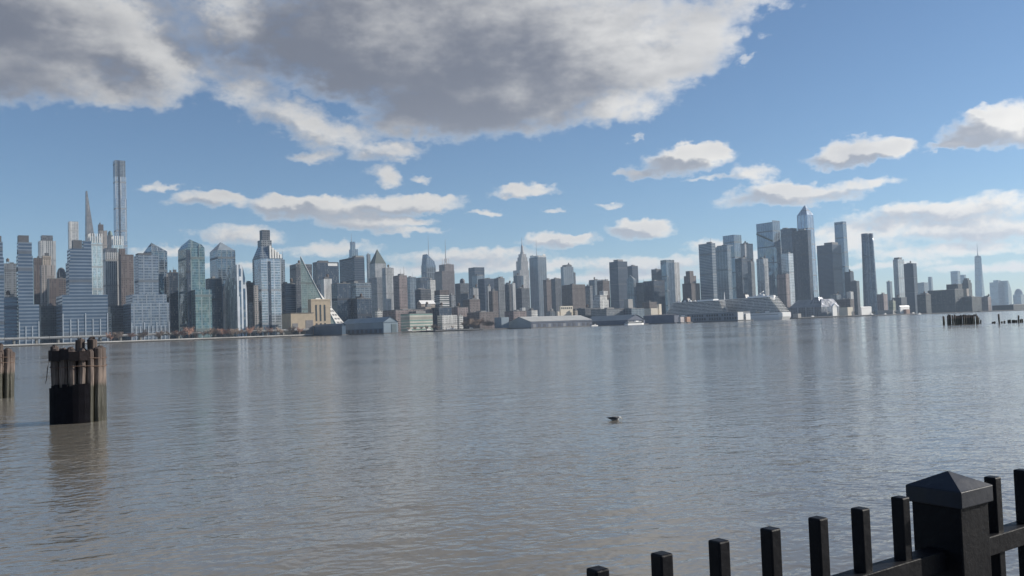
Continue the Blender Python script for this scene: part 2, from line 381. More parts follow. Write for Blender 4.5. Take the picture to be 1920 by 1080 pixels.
def B(name, label, b, tiers, group=None, cat='building', plant=True, ratio=1.0):
    """tiers from the ground up: (part, xl, xc, xr, ytop, material[, opts]); opts z0='ground' for a wing, db extra depth, top=(xl,xc,xr) to taper, ratio"""
    root = None; ztop = 0.0; last = None; info = []
    NBLD[0] += 1
    r = random.Random(NBLD[0] * 13 + 5)
    for tr in tiers:
        part, xl, xc, xr, yt, mat = tr[:6]; op = tr[6] if len(tr) > 6 else {}
        C, t, s = foot(xl, xc, xr, yt, b + op.get('db', 0), op.get('ratio', ratio))
        if root is None:
            root = empty(name, (C.x, C.y, GZ), GA); O = C.xy
            tag(root, label, cat, group)
        off = C.xy - O
        x0, y0 = off.dot(D), off.dot(E)
        z0 = ztop if op.get('z0') is None else (0.0 if op['z0'] == 'ground' else op['z0'])
        z1 = C.z - GZ
        rect = (x0, x0 + t, y0, y0 + s)
        if op.get('hip'):                         # (px,py) of the apex
            hx, hy = op['hip']
            A = inland(hx, hy, b + op.get('db', 0) + s * op.get('ay', .5)); ao = A.xy - O
            ax, ay = min(max(ao.dot(D), x0), x0 + t), y0 + s * op.get('ay', .5)
            ha = A.z - GZ
            MB().box(*rect, z0, z1).build(part, mat, root)
            e = .02
            MB().frus(rect, (ax - e, ax + e, ay - e, ay + e), z1 + .05, ha).build('roof', op.get('rmat', mat), root)
            last = None; ztop = ha; info.append((rect, z0, z1)); continue
        if op.get('taper'):                       # taper: fraction of the size kept at the top, about the middle
            k = op['taper']; mx, my = (x0 + x0 + t) / 2, y0 + s / 2
            lower = (mx - t / 2 / k, mx + t / 2 / k, my - s / 2 / k, my + s / 2 / k)
            MB().frus(lower, rect, z0, z1).build(part, mat, root)
        else:
            MB().box(*rect, z0, z1).build(part, mat, root)
        if op.get('keep') is None: ztop = z1
        last = (rect, z1); info.append((rect, z0, z1))
    if plant and last:
        (x0, x1, y0, y1), z = last
        w, d_ = x1 - x0, y1 - y0
        ph = min(1.1, .05 * w)
        th = min(.5, w * .05)
        pm = MB()
        pm.box(x0, x1, y0, y0 + th, z, z + ph).box(x0, x1, y1 - th, y1, z, z + ph).box(x0, x0 + th, y0 + th, y1 - th, z, z + ph).box(x1 - th, x1, y0 + th, y1 - th, z, z + ph)
        pm.build('parapet', ROOF, root)
        for _ in range(r.choice((1, 1, 2))):
            a = r.uniform(.12, .5); bx = x0 + w * r.uniform(.08, .9 - a); c = r.uniform(.2, .5); by = y0 + d_ * r.uniform(.05, .9 - c)
            MB().box(bx, bx + w * a, by, by + d_ * c, z - .1 + .1 * _, z + r.uniform(2.5, 5.5)).build('roof_plant', r.choice((PLANT, PLANTG, PLANTG)), root)
        xm, ym = x0 + w * r.uniform(.2, .8), y0 + d_ * r.uniform(.15, .5)
        q = r.random()
        if q < .34 and w > 14:                    # timber water tank on legs
            tk = MB(); R_ = 2.4
            for a in (-1, 1):
                for c in (-1, 1): tk.box(xm + a*1.4 - .2, xm + a*1.4 + .2, ym + c*1.4 - .2, ym + c*1.4 + .2, z, z + 4.2)
            tk.tube([(xm, ym, z + 4.2), (xm, ym, z + 8.6), (xm, ym, z + 10.4)], [R_, R_, .15], 10).build('water_tank', TANKM, root)
        elif q < .6:
            MB().tube([(xm, ym, z), (xm, ym, z + r.uniform(9, 17))], [.55, .2], 5).build('antenna', STEEL, root)
    return root, info
def mast(root, info, px, py, mat=STEEL, r0=1.2, r1=.3, name='mast', at=None):
    """a mast on the last tier reaching up to a pixel"""
    (x0, x1, y0, y1), z0, z1 = info[-1]
    O = root.location.xy
    yy = (y0 + y1) / 2
    bb = O.dot(E) + yy
    A = inland(px, py, bb); ax = (A.xy - O).dot(D)
    h = A.z - GZ
    MB().tube([(ax, yy, z1 - .5), (ax, yy, z1 + (h - z1) * .45), (ax, yy, h)], [r0, (r0 + r1) * .45, r1], 6).build(name, mat, root)

# ------------------------------------------------------------------ the setting: river, land, air
def water_material():
    g = bpy.data.node_groups.new('ripple_height', 'ShaderNodeTree')
    g.interface.new_socket('P', in_out='INPUT', socket_type='NodeSocketVector')
    g.interface.new_socket('H', in_out='OUTPUT', socket_type='NodeSocketFloat')
    T = NT(g); gi = T.new('NodeGroupInput'); go = T.new('NodeGroupOutput')
    P = T.v('ADD', gi.outputs[0], (37.0, 11.0, 0))
    rot = T.new('ShaderNodeVectorRotate', rotation_type='Z_AXIS'); T.put(rot.inputs['Vector'], P); rot.inputs['Angle'].default_value = R(-14)
    Q = rot.outputs[0]
    h1 = T.noise(T.v('MULTIPLY', Q, (.34, .55, 1)), 1.0, 1.0, .5, .4)      # long wavelets, about 3 m
    h2 = T.noise(T.v('MULTIPLY', Q, (1.5, 2.3, 1)), 1.0, 1.5, .5, .6)      # ripples, under 1 m
    h3 = T.noise(T.v('MULTIPLY', P, (4.6, 6.4, 1)), 1.0, 1.5, .5, .4)          # fine chop
    h = T.m('MULTIPLY', h1, .15)
    h = T.m('MULTIPLY_ADD', h2, .085, h)
    h = T.m('MULTIPLY_ADD', h3, .030, h)
    T.put(go.inputs[0], h)
    m, T, b = principled('river_water')
    geo = T.new('ShaderNodeNewGeometry'); P = geo.outputs['Position']
    def H(vec):
        n = T.new('ShaderNodeGroup'); n.node_tree = g; T.put(n.inputs[0], vec); return n.outputs[0]
    e = .06
    h0 = H(P); hx = H(T.v('ADD', P, (e, 0, 0))); hy = H(T.v('ADD', P, (0, e, 0)))
    # wind streaks and slicks lie along the river
    rot = T.new('ShaderNodeVectorRotate', rotation_type='Z_AXIS'); T.put(rot.inputs['Vector'], P); rot.inputs['Angle'].default_value = R(-28)
    gust = T.noise(T.v('MULTIPLY', rot.outputs[0], (.0045, .020, 1)), 1.0, 4, .55, .5)
    gust2 = T.noise(T.v('MULTIPLY', P, (.03, .07, 1)), 1.0, 3, .55)
    amp = T.lin(T.m('MULTIPLY_ADD', gust2, .4, gust), .45, .95, .15, .78)
    ruff = T.step(T.noise(T.v('MULTIPLY', rot.outputs[0], (.0028, .034, 1)), 1.0, 3, .5), .60, .70)     # ruffled streaks drawn out along the current
    amp = T.m('MULTIPLY_ADD', ruff, .75, amp)
    k = T.m('DIVIDE', amp, -e)
    dx = T.m('MULTIPLY', T.m('SUBTRACT', hx, h0), k); dy = T.m('MULTIPLY', T.m('SUBTRACT', hy, h0), k)
    T.put(b.inputs['Normal'], T.v('NORMALIZE', T.comb(dx, dy, 1.0)))
    silt = T.noise(P, .02, 4, .55)
    T.put(b.inputs['Base Color'], T.mix(T.lin(silt, .3, .7), (.155, .143, .120), (.205, .188, .158)))
    T.put(b.inputs['Roughness'], T.lin(T.m('MULTIPLY_ADD', gust2, .4, gust), .48, .92, .06, .17))
    b.inputs['IOR'].default_value = 1.44
    return m
WATER = water_material()
w = mesh_obj('river_water', [(-6500, -1500, 0), (8800, -1500, 0), (8800, 11500, 0), (-6500, 11500, 0)], [(0, 1, 2, 3)], WATER)
tag(w, kind='structure')

def ab(a, b, z=0.0):                         # along-shore a, inland b
    p = D * a + E * b; return (p.x, p.y, z)
GROUND = plain('city_ground', (.12, .115, .105), .95, 0, .25, .02)
o = mesh_obj('ground', [ab(-2600, 1318, GZ), ab(9500, 1318, GZ), ab(9500, 5200, GZ), ab(-2600, 5200, GZ)], [(0, 1, 2, 3)], GROUND)
tag(o, kind='structure')
o = MB().poly([ab(-2600, 1300, -1), ab(9500, 1300, -1), ab(9500, 1300, GZ - .1), ab(-2600, 1300, GZ - .1), ab(-2600, 1318, GZ - .1), ab(9500, 1318, GZ - .1)],
              [(0, 1, 2, 3), (3, 2, 5, 4)]).build('embankment', plain('riprap', (.07, .067, .062), .95, 0, .5, .3))
tag(o, kind='structure')
# promenade under the photographer
fd = Vector((.83, .55)).normalized(); fn = Vector((fd.y, -fd.x))
def fp(a, n, z): p = Vector((.16, 1.42)) + fd * a + fn * n; return (p.x, p.y, z)
o = MB().poly([fp(-30, -.25, 2.4), fp(40, -.25, 2.4), fp(40, 9, 2.4), fp(-30, 9, 2.4), fp(-30, -.25, -1), fp(40, -.25, -1)],
              [(0, 3, 2, 1), (4, 0, 1, 5)]).build('promenade', plain('pavement', (.14, .135, .13), .9, 0, .15, 3))
tag(o, kind='structure')

def haze():
    m = bpy.data.materials.new('air_haze'); m.use_nodes = True
    T = NT(m.node_tree); T.n.clear()
    v = T.new('ShaderNodeVolumePrincipled')
    v.inputs['Color'].default_value = (.62, .79, 1.0, 1); v.inputs['Density'].default_value = HAZE
    v.inputs['Anisotropy'].default_value = .1
    o = T.new('ShaderNodeOutputMaterial'); T.l.new(v.outputs[0], o.inputs['Volume'])
    bx = MB().box(-6700, 9000, -1700, 11700, -2.5, 575).build('haze', m)
    tag(bx, kind='stuff')
HAZE = 0.00006
haze()

# ------------------------------------------------------------------ Manhattan, left to right
# --- riverside towers on the left
RIV = []
B('banded_tower', 'blue banded glass tower cut by the left edge of the picture', 1400,
  [('podium', -50, None, 7, 482, RIVER), ('shaft', -48, None, 5, 452, RIVER), ('roof_plant', -46, None, 2.5, 441, PLANT)], 'banded riverside towers', plant=False)
B('banded_block', 'low blue banded block between the two leftmost banded towers', 1404, [('wall', 6, None, 32, 558, RIVER)])
B('apartment_slab', 'grey slab with a row of white windows at its top, behind leftmost banded towers', 1700, [('wall', 6, None, 33, 495, GREY)])
r_, i_ = B('banded_tower', 'slim blue banded glass tower with one dark roof box', 1396,
  [('podium', 31, None, 73.5, 571, RIVER), ('shaft', 30.5, None, 61.5, 479, RIVER, {'db': 2}), ('upper_shaft', 31.5, None, 59.5, 454, RIVER, {'db': 3}), ('roof_plant', 32.5, None, 54, 441, PLANT, {'db': 5})], 'banded riverside towers', plant=False)
RIV.append((r_, i_, 26, 7))
B('apartment_tower', 'pale pinstriped tower with set-back dark cap behind the brown brick tower', 1900, [('shaft', 71, None, 104.5, 451, PIN), ('crown', 76, None, 99, 441, DGREY, {'db': 6})], plant=False)
B('brick_tower', 'brown brick tower with sunlit tan window grid, left of the widest banded tower', 1620, [('shaft', 75, None, 102, 497, PINB), ('crown', 78, None, 96, 480, TAN, {'db': 5})])
B('brick_tower', 'narrow dark brown brick tower against the left side of the tan-gridded tower', 1660, [('shaft', 62, None, 78, 484, DBROWN)])
r_, i_ = B('domed_tower', 'dark tower with a rounded top just left of the widest banded tower', 1800, [('shaft', 106, None, 124, 510, DGREY)], plant=False)
(x0, x1, y0, y1), z0, z1 = i_[0]
pts = [((x0+x1)/2 + (x1-x0)/2*math.cos(a)*.98, (y0+y1)/2 + (y1-y0)/2*math.sin(a)*.98) for a in [k*math.pi/8 for k in range(16)]]
md = MB()
for k in range(4):
    s0, s1 = math.cos(k*math.pi/8), math.cos((k+1)*math.pi/8)
    cx, cy = (x0+x1)/2, (y0+y1)/2
    md.prism([(cx+(p[0]-cx)*s0, cy+(p[1]-cy)*s0) for p in pts], z1+9*math.sin(k*math.pi/8), z1+9*math.sin((k+1)*math.pi/8), [(cx+(p[0]-cx)*s1, cy+(p[1]-cy)*s1) for p in pts])
md.build('dome', PLANT, r_)
B('brick_block', 'dark brown mid-rise block filling the gap beside the widest banded tower', 1560, [('wall', 88, None, 124, 523, DBROWN)])
B('brick_block', 'dark low block with white-edged windows between the slim and widest banded towers', 1470, [('wall', 73, None, 108, 575, DGREY)])
RIV.append((*B('banded_tower', 'widest blue banded tower with dark blue stripes and a broad stepped base', 1390,
  [('podium', 105, None, 202, 553, RIVER), ('shaft', 123, None, 172, 491, RIVER, {'db': 4}), ('upper_shaft', 125.5, None, 171.5, 466, RIVER, {'db': 6}),
   ('crown', 154, None, 171, 451, RIVER, {'db': 9, 'keep': 1}), ('roof_plant', 134, None, 153.6, 450, PLANT, {'db': 9})], 'banded riverside towers', plant=False), 34, 9))
def twin(label, xl, xr, yt, b):
    r, i = B('glass_tower', label, b, [('shaft', xl, None, xr, yt + 14, MIRROR)], 'twin bright glass towers', plant=False)
    (x0, x1, y0, y1), z0, z1 = i[0]
    h = 22.0; n = 6
    for k in range(n):
        x = x0 + (x1 - x0 - 1.6) * k / (n - 1)
        MB().box(x, x + 1.6, y0, y0 + 1.2, z1, z1 + h).build('crown_fin', WHITEM, r)
    for k in range(4):
        y = y0 + 6 + (y1 - y0 - 8) * k / 3
        MB().box(x0, x0 + 1.2, y, y + 1.6, z1, z1 + h).build('crown_fin', WHITEM, r)
    MB().box(x0 + 3, x1 - 3, y0 + 3, y1 - 3, z1 - .1, z1 + h * .7).build('crown', MIRROR, r)
twin('bright mirror glass tower with a finned crown behind the widest banded tower', 165, 192, 441, 2250)
twin('finned white glass crown at the foot of the tallest tower', 209, 231.5, 445, 2300)
B('grid_tower', 'slim square tower of white gridded concrete left of the tapering sliver tower', 3300, [('shaft', 127, None, 147, 415, GRID)], plant=False)
# the feather-thin stepped tower
BLADE = facade((.22, .22, .23), (.11, .125, .145), 4.2, 2.6, (.2, .9), (.2, .8), .5, name='blade_tower')
r_, i_ = B('sliver_tower', 'very thin dark blade tower tapering to a point at one side', 2819, [('shaft', 159.5, None, 177.5, 446, BLADE, {'ratio': 1.3})], plant=False)
(x0, x1, y0, y1), z0, z1 = i_[0]
zt = inland(162, 358, 2819).z - GZ; n = 7
for k in range(n):
    f0, f1 = k / n, (k + 1) / n
    def wd(f): return (x1 - x0) * (1 - .74 * f)
    def dq(f): return (y1 - y0) * (1 - .55 * f)
    MB().frus((x0, x0 + wd(f0) - .4*k, y0 + .3, y0 + dq(f0)), (x0, x0 + wd(f1) - .4*k, y0 + .3, y0 + dq(f1)), z1 + (zt - z1) * f0 + .02, z1 + (zt - z1) * f1).build('setback', BLADE, r_)
B('apartment_tower', 'brown stepped tower to the left of the tallest tower', 2500, [('shaft', 183.5, None, 201, 432, PINB), ('crown', 183.5, None, 194, 421, DBROWN, {'db': 3})])
r_, i_ = B('domed_tower', 'dark green round-topped tower squeezed against the tallest tower', 2550, [('shaft', 201, None, 212, 441, DGREY)], plant=False)
(x0, x1, y0, y1), z0, z1 = i_[0]; cx, cy = (x0+x1)/2, (y0+y1)/2
md = MB()
for k in range(4):
    s0, s1 = math.cos(k*math.pi/8) + .01, math.cos((k+1)*math.pi/8) + .01
    ring = [((x1-x0)/2*math.cos(a), (y1-y0)/2*math.sin(a)) for a in [q*math.pi/8 for q in range(16)]]
    md.prism([(cx+p[0]*s0, cy+p[1]*s0) for p in ring], z1+13*math.sin(k*math.pi/8), z1+13*math.sin((k+1)*math.pi/8), [(cx+p[0]*s1, cy+p[1]*s1) for p in ring])
md.build('dome', plain('copper_dome', (.10, .15, .14), .6), r_)
# tallest tower
TALL = facade((.38, .42, .47), (.30, .38, .46), 4.5, 2.6, (.08, 1.0), (.16, 1.0), .75, .14, .02, name='tall_tower_glass')
r_, i_ = B('supertall_tower', 'tallest tower of the skyline, a slim blue glass shaft', 2451,
  [('lower_shaft', 213, None, 239, 452, TALL), ('middle_shaft', 212.5, None, 237.5, 372, TALL, {'db': .6}), ('upper_shaft', 212, None, 236.3, 331, TALL, {'db': 1.2}), ('crown', 211.5, None, 235, 300, GREYGL, {'db': 2})], plant=False)
for (rc, za, zb) in i_:
    xx = rc[0] + (rc[1] - rc[0]) * .28
    MB().box(xx, xx + 4.5, rc[2] - .4, rc[2] + .3, za + .1, zb - .1).build('dark_channel', DARKGL, r_)
B('pinstripe_tower', 'white pinstriped tower with a dark flat cap below the tallest tower', 1750, [('shaft', 193, None, 223, 473, PIN), ('crown', 193, None, 220, 465, DGREY, {'db': 3})], plant=False)
B('brick_tower', 'brown brick tower with a square turret, under the tallest tower', 1720, [('shaft', 222, None, 250.5, 477, BROWN), ('turret', 222, None, 235, 466, DBROWN, {'db': 4})], plant=False)
B('brick_block', 'dark low block between the widest banded tower and the pale stepped tower', 1450, [('wall', 202, None, 234, 574, DGREY)])
B('white_block', 'tiny white block standing right of the widest banded tower', 1424, [('wall', 203, None, 209, 588, WHITE)], plant=False)
RIV.append((*B('stepped_tower', 'pale blue-grey stepped tower with a broad base beside the glass peak', 1390,
  [('podium', 231, None, 317, 568, RIVER2), ('lower_shaft', 235.5, None, 312.5, 552, RIVER2, {'db': 2}), ('shaft', 251, None, 296.5, 478, RIVER2, {'db': 6}), ('roof_plant', 254, None, 284, 474.5, PLANT, {'db': 10})], plant=False), 22, 6))
B('peaked_tower', 'pale glass tower with a pointed sloping top behind the pale stepped tower', 1560, [('shaft', 266, 284, 313.5, 471, BLUEGL, {'hip': (283.5, 455), 'ay': .12})], plant=False)
B('dark_tower', 'dark block between the pale stepped tower and the teal glass tower', 1480, [('wall', 314, None, 334, 511, DARKGL)])
B('dark_tower', 'thin dark block touching the right side of the pale stepped tower', 1470, [('wall', 307, None, 316, 519, DGREY)])
r_, i_ = B('teal_tower', 'teal glass tower with an angled crown and a dark vertical recess', 1400,
  [('shaft', 333.5, 351, 383.5, 464, TEAL)], plant=False)
(x0, x1, y0, y1), z0, z1 = i_[0]
zp = inland(356, 448.5, 1400).z - GZ
MB().poly([(x0, y0, z1 + .03), (x1, y0, z1 + .03), (x1, y1, z1 + .03), (x0, y1, z1 + .03), (x0 + 4, y0 + 1, zp), (x0 + 4, y1 - 4, zp - 6), (x1 - 4, y0 + 1, z1 + 5)],
          [(0, 1, 6, 4), (1, 2, 6), (2, 5, 4, 6), (2, 3, 5), (3, 0, 4, 5)]).build('crown', TEAL, r_)
MB().box(x0 - .8, x0 + 4.5, y0 - .8, y0 + 5, 0, z1 - 4).build('recess', DARKGL, r_)
MB().box(x0 + (x1-x0)*.62, x0 + (x1-x0)*.66, y0 - .5, y0 + .3, z1 - 14, z1 + 3).build('crown_slot', DARKGL, r_)
C, t, s = foot(357, None, 396, 543, 1385); off = C.xy - r_.location.xy
MB().box(off.dot(D), off.dot(D) + t, off.dot(E) - 2, off.dot(E) + 20, 0, C.z - GZ).build('podium', TEAL, r_)
r_, i_ = B('peaked_tower', 'blue glass tower with a hipped pyramid top right of the teal tower', 1560, [('shaft', 393, 408, 441, 469, BLUEGL, {'hip': (413.5, 454), 'ay': .4, 'rmat': BLUEGL})], plant=False)
B('dark_tower', 'dark glass block in front of the hipped blue tower', 1450, [('wall', 385, None, 416, 523, DARKGL)])
# curved striped tower
r_, i_ = B('curved_tower', 'curved tower with blue and white vertical stripes and a sunlit right face', 1390,
  [('shaft', 418, 445, 463, 556, STRIPE)], plant=False)
(x0, x1, y0, y1), z0, z1 = i_[0]
zt = inland(445, 496, 1390).z - GZ; n = 8
for k in range(n):
    f0, f1 = k / n, (k + 1) / n
    c0, c1 = 1 - .75 * f0 ** 2.2, 1 - .75 * f1 ** 2.2
    e0, e1 = 1 - .45 * f0 ** 2, 1 - .45 * f1 ** 2
    MB().frus((x0, x0 + (x1-x0)*e0, y0, y0 + (y1-y0)*c0), (x0, x0 + (x1-x0)*e1, y0, y0 + (y1-y0)*c1), z1 + (zt-z1)*f0 + .02, z1 + (zt-z1)*f1).build('curved_storey', STRIPE, r_)
B('dark_block', 'dark low block right of the curved striped tower', 1400, [('wall', 457, None, 492, 569, DGREY)])
B('brick_block', 'small brown block in the gap left of the shouldered tower', 1520, [('wall', 459, None, 475, 530, DBROWN)])
B('tan_block', 'narrow tan block standing in for a reflection on the shouldered tower', 1393, [('wall', 474.5, None, 484.5, 535, PINB)], plant=False)  # tan box added for a reflection low on the shouldered tower
# the shouldered tower
r_, i_ = B('shouldered_tower', 'blue-white glass tower with sloping shoulders under a square grey top', 1480,
  [('shaft', 473, None, 530, 484, GREYGL)], plant=False)
(x0, x1, y0, y1), z0, z1 = i_[0]
C1, t1, s1 = foot(483, None, 509.5, 462, 1484); C2, t2, s2 = foot(486.5, None, 506, 431, 1488)
o1 = C1.xy - r_.location.xy; o2 = C2.xy - r_.location.xy
ra = (o1.dot(D), o1.dot(D) + t1, o1.dot(E), o1.dot(E) + s1); rb = (o2.dot(D), o2.dot(D) + t2, o2.dot(E), o2.dot(E) + s2)
MB().frus((x0, x1, y0, y1), ra, z1 + .03, C1.z - GZ).build('shoulder', GREYGL, r_)
zc = inland(490, 450, 1484).z - GZ
MB().box(*ra, C1.z - GZ + .03, zc).build('upper_shaft', GREY, r_)
MB().box(*rb, zc + .03, C2.z - GZ).build('crown', DGREY, r_)
for k in range(5):
    f = .42 + .115 * k; xx = x0 + (x1 - x0) * f
    MB().box(xx, xx + 3.0, y0 - .6, y0 + 8, z1 + .05, z1 + 22 - 3.6 * k).build('fin', WHITEM, r_)
C3, t3, s3 = foot(476.5, None, 526, 485, 1395); o3 = C3.xy - r_.location.xy
MB().box(o3.dot(D), o3.dot(D) + t3, o3.dot(E), o3.dot(E) + min(s3, 60), 0, C3.z - GZ).build('front_tower', facade((.42, .47, .52), (.30, .37, .44), 4.2, 2.2, (.2, 1.0), (.14, 1.0), .7, .14, .02, name='pale_blue_glass'), r_)
MB().box(o3.dot(D) + t3*.36, o3.dot(D) + t3*.48, o3.dot(E) - .5, o3.dot(E) + .3, 0, C3.z - GZ - 4).build('dark_channel', DARKGL, r_)
B('grey_slab', 'narrow grey slab against the right side of the shouldered tower', 1520, [('wall', 524, None, 534, 487, GREYGL)])
B('dark_block', 'dark block between the shouldered tower and the tan powerhouse', 1450, [('wall', 528, None, 554, 532, DARKBAND)])
B('dark_slab', 'wide dark grey slab behind the glass pyramid', 1640, [('wall', 543, None, 585, 496, DGREY)])
def pilasters(root, info, hgt, step, proud=.5):
    (x0, x1, y0, y1), z0, z1 = info[0]; n = max(3, int((x1 - x0) / step))
    for k in range(n + 1):
        x = x0 + (x1 - x0 - 1.3) * k / n
        MB().box(x, x + 1.3, y0 - proud, y0 + .2, 0, hgt * (1 if k % 3 else 1.25)).build('pilaster', PALEP, root)
PALEP = plain('pale_pilaster', (.34, .39, .44), .6)
for (r0, i0, hg, st) in RIV: pilasters(r0, i0, hg, st)
# glass pyramid
def pyramid():
    b = 1425
    A0 = inland(563, 480, b); Bw = inland(641, 599, b); Be = inland(655, 599, b)
    root = empty('pyramid_building', (A0.x, A0.y, GZ), GA)
    tag(root, 'steep glass pyramid apartment building with a white sloping edge', 'building')
    H = A0.z - GZ; tw = (Bw.xy - A0.xy).dot(D); dp = 46.0
    n = 16; vs = []; fs = []
    def zz(f): return H * (1 - f) ** 1.08
    def east(f):                               # the far edge flares out towards the foot
        y = dp * (.10 + .90 * f)
        return (tw * f + (.41 * y + .8 + 34 * max(0, f - .42)) / .93, y, zz(f) + .4)
    for k in range(n + 1):
        f = k / n; vs += [(tw * f, 0, zz(f)), east(f)]
    for k in range(n): fs.append((2*k, 2*k+2, 2*k+3, 2*k+1))
    mesh_obj('sloping_roof', vs, fs, plain('white_roof_panels', (.40, .395, .38), .6, 0, .1, .1), root)
    wv = [(0, 0, 0)] + [(tw * k / n, 0.02, zz(k / n) - .3) for k in range(n + 1)]
    mesh_obj('glass_wall', wv, [tuple(range(len(wv)))[::-1]], facade((.17, .21, .21), (.18, .25, .24), 3.4, 2.2, (.2, .9), (.15, .9), .5, .12, .04, name='pyramid_glass'), root)
    e0 = east(0)
    mesh_obj('side_wall', [(0, 0, 0), (0, 0, H - .2), (e0[0], e0[1], H), (e0[0], e0[1], 0)], [(0, 1, 2, 3)], TEAL, root)
    MB().tube([(tw * k / n, -.3, zz(k / n)) for k in range(n + 1)], [.5] * (n + 1), 5).build('white_edge', PALEP, root)
    for k in range(8):                          # dark windows laid flat over the slope
        f = .56 + .052 * k; W = Vector((tw * f, 0, zz(f))); Ee = Vector(east(f))
        for (g0, g1) in ((.18, .46), (.56, .86)):
            f2 = f + .022; W2 = Vector((tw * f2, 0, zz(f2))); E2 = Vector(east(f2)); up = Vector((.25, 0, .3))
            mesh_obj('terrace', [W.lerp(Ee, g0) + up, W.lerp(Ee, g1) + up, W2.lerp(E2, g1) + up, W2.lerp(E2, g0) + up], [(3, 2, 1, 0)], DWIN0, root)
DWIN0 = plain('slope_window_dark', (.06, .06, .065), .6)
pyramid()
# powerhouse
TANB = plain('tan_brick', (.44, .36, .26), .9, 0, .12, .15)
DWIN = plain('dark_window', (.05, .055, .06), .25)
r_, i_ = B('powerhouse', 'tan brick powerhouse on the waterfront below the glass pyramid', 1345, [('wall', 577, 583, 619, 561, TANB)], plant=False)
(x0, x1, y0, y1), z0, z1 = i_[0]; w = x1 - x0
for k in range(3):
    xx = x0 + w * (.22 + .22 * k)
    MB().box(xx, xx + w*.08, y0 - .25, y0 + .3, z1 * .38, z1 * .84).build('tall_window', DWIN, r_)
    for zz in (.10, .24):
        MB().box(xx, xx + w*.09, y0 - .25, y0 + .3, z1*zz, z1*(zz + .08)).build('window', DWIN, r_)
MB().box(x0 - .5, x1 + .5, y0 - .6, y0 + .5, z1 - 2.4, z1 - 1.2).build('cornice', TANB, r_)
MB().box(x0 + w*.3, x0 + w*.55, y0 + 4, y0 + 9, z1, z1 + 2).build('roof_plant', WHITEM, r_)
C, t, s = foot(529, None, 588, 588, 1340); off = C.xy - r_.location.xy
ax, ay, az_ = off.dot(D), off.dot(E), C.z - GZ
MB().box(ax, ax + t, ay, ay + 40, 0, az_).build('wing', TANB, r_)
MB().box(ax + t*.64, ax + t*.96, ay - .25, ay + .3, 1, az_*.68).build('large_door', plain('shutter', (.20, .19, .19), .7), r_)
MB().box(ax + t*.06, ax + t*.3, ay - .25, ay + .3, 1, az_*.55).build('large_door', plain('shutter', (.20, .19, .19), .7), r_)
MB().box(ax - .4, ax + t + .4, ay - .5, ay + 41, az_, az_ + 1.2).build('cornice', plain('dark_coping', (.16, .14, .12), .9), r_)
# --- midtown behind the pyramid
r_, i_ = B('dark_tower', 'dark slab with a pale sign panel near its top right, behind the pyramid', 1700, [('wall', 586, 594, 635, 492, DARKGL)])
(x0, x1, y0, y1), z0, z1 = i_[0]
MB().box(x0 + (x1-x0)*.5, x0 + (x1-x0)*.93, y0 - .6, y0 - .05, z1 - 7, z1 - 1.5).build('sign_panel', WHITEM, r_)
B('pinstripe_block', 'small white pinstriped tower rising behind the pyramid slope', 1550, [('wall', 601, None, 622, 523, WHITEP)])
B('dark_block', 'dark low block on the right of the white pinstriped tower', 1500, [('wall', 621, None, 657, 532, DARKGL)])
B('office_slab', 'dark two-faced office slab with paler right face below the stepped glass spire', 1750, [('wall', 636, 664, 683, 482, DARKBAND), ('roof_plant', 660, None, 682, 479, PLANTG, {'db': 8})], plant=False)
r_, i_ = B('spired_tower', 'stepped pale glass tower with a thin needle above the dark office slab', 3300,
  [('shaft', 653, None, 672.5, 481, BLUEGL), ('setback', 654.5, None, 671, 467, BLUEGL, {'db': 6}), ('crown', 656, None, 666, 453, BLUEGL, {'db': 10})], plant=False)
mast(r_, i_, 658.5, 437, r0=1.6)
B('office_slab', 'wide grey office slab with fine horizontal lines, right of the dark low block', 1600, [('wall', 654, None, 696, 531, GREYGL)])
B('dark_block', 'dark low block in front of the wide grey office slab', 1480, [('wall', 657, None, 696, 560, DARKGL)])
B('slim_tower', 'slim grey tower just left of the green pyramid-topped tower', 2600, [('shaft', 687, None, 694.5, 477, GREY)])
r_, i_ = B('pyramid_topped_tower', 'grey tower with a dark green pyramid roof', 2100,
  [('shaft', 691, None, 738, 520, GREY), ('upper_shaft', 692.5, None, 724, 494, PIN, {'db': 4, 'hip': (707, 467), 'rmat': plain('green_copper', (.065, .085, .078), .6)})], plant=False)
B('pale_tower', 'pale stepped tower with dark centre stripe at the right of the pyramid-topped tower', 1950, [('shaft', 716, 723, 738, 503, PIN)])
r_, i_ = B('brick_tower', 'rose-brown brick tower with a short lattice antenna', 1720, [('wall', 737, 748, 763, 517, PINK)], plant=True)
mast(r_, i_, 757, 500, r0=.9)
B('grey_tower', 'grey-green tower right of the rose-brown tower', 2000, [('wall', 762, None, 780, 520, GREYGL)])
B('dark_tower', 'dark green block left of the crystalline spired tower', 2150, [('wall', 780, None, 803, 521, DARKGL)])
B('white_tower', 'small white block at the foot of the crystalline spired tower', 1900, [('wall', 801, None, 816, 525, WHITE)])
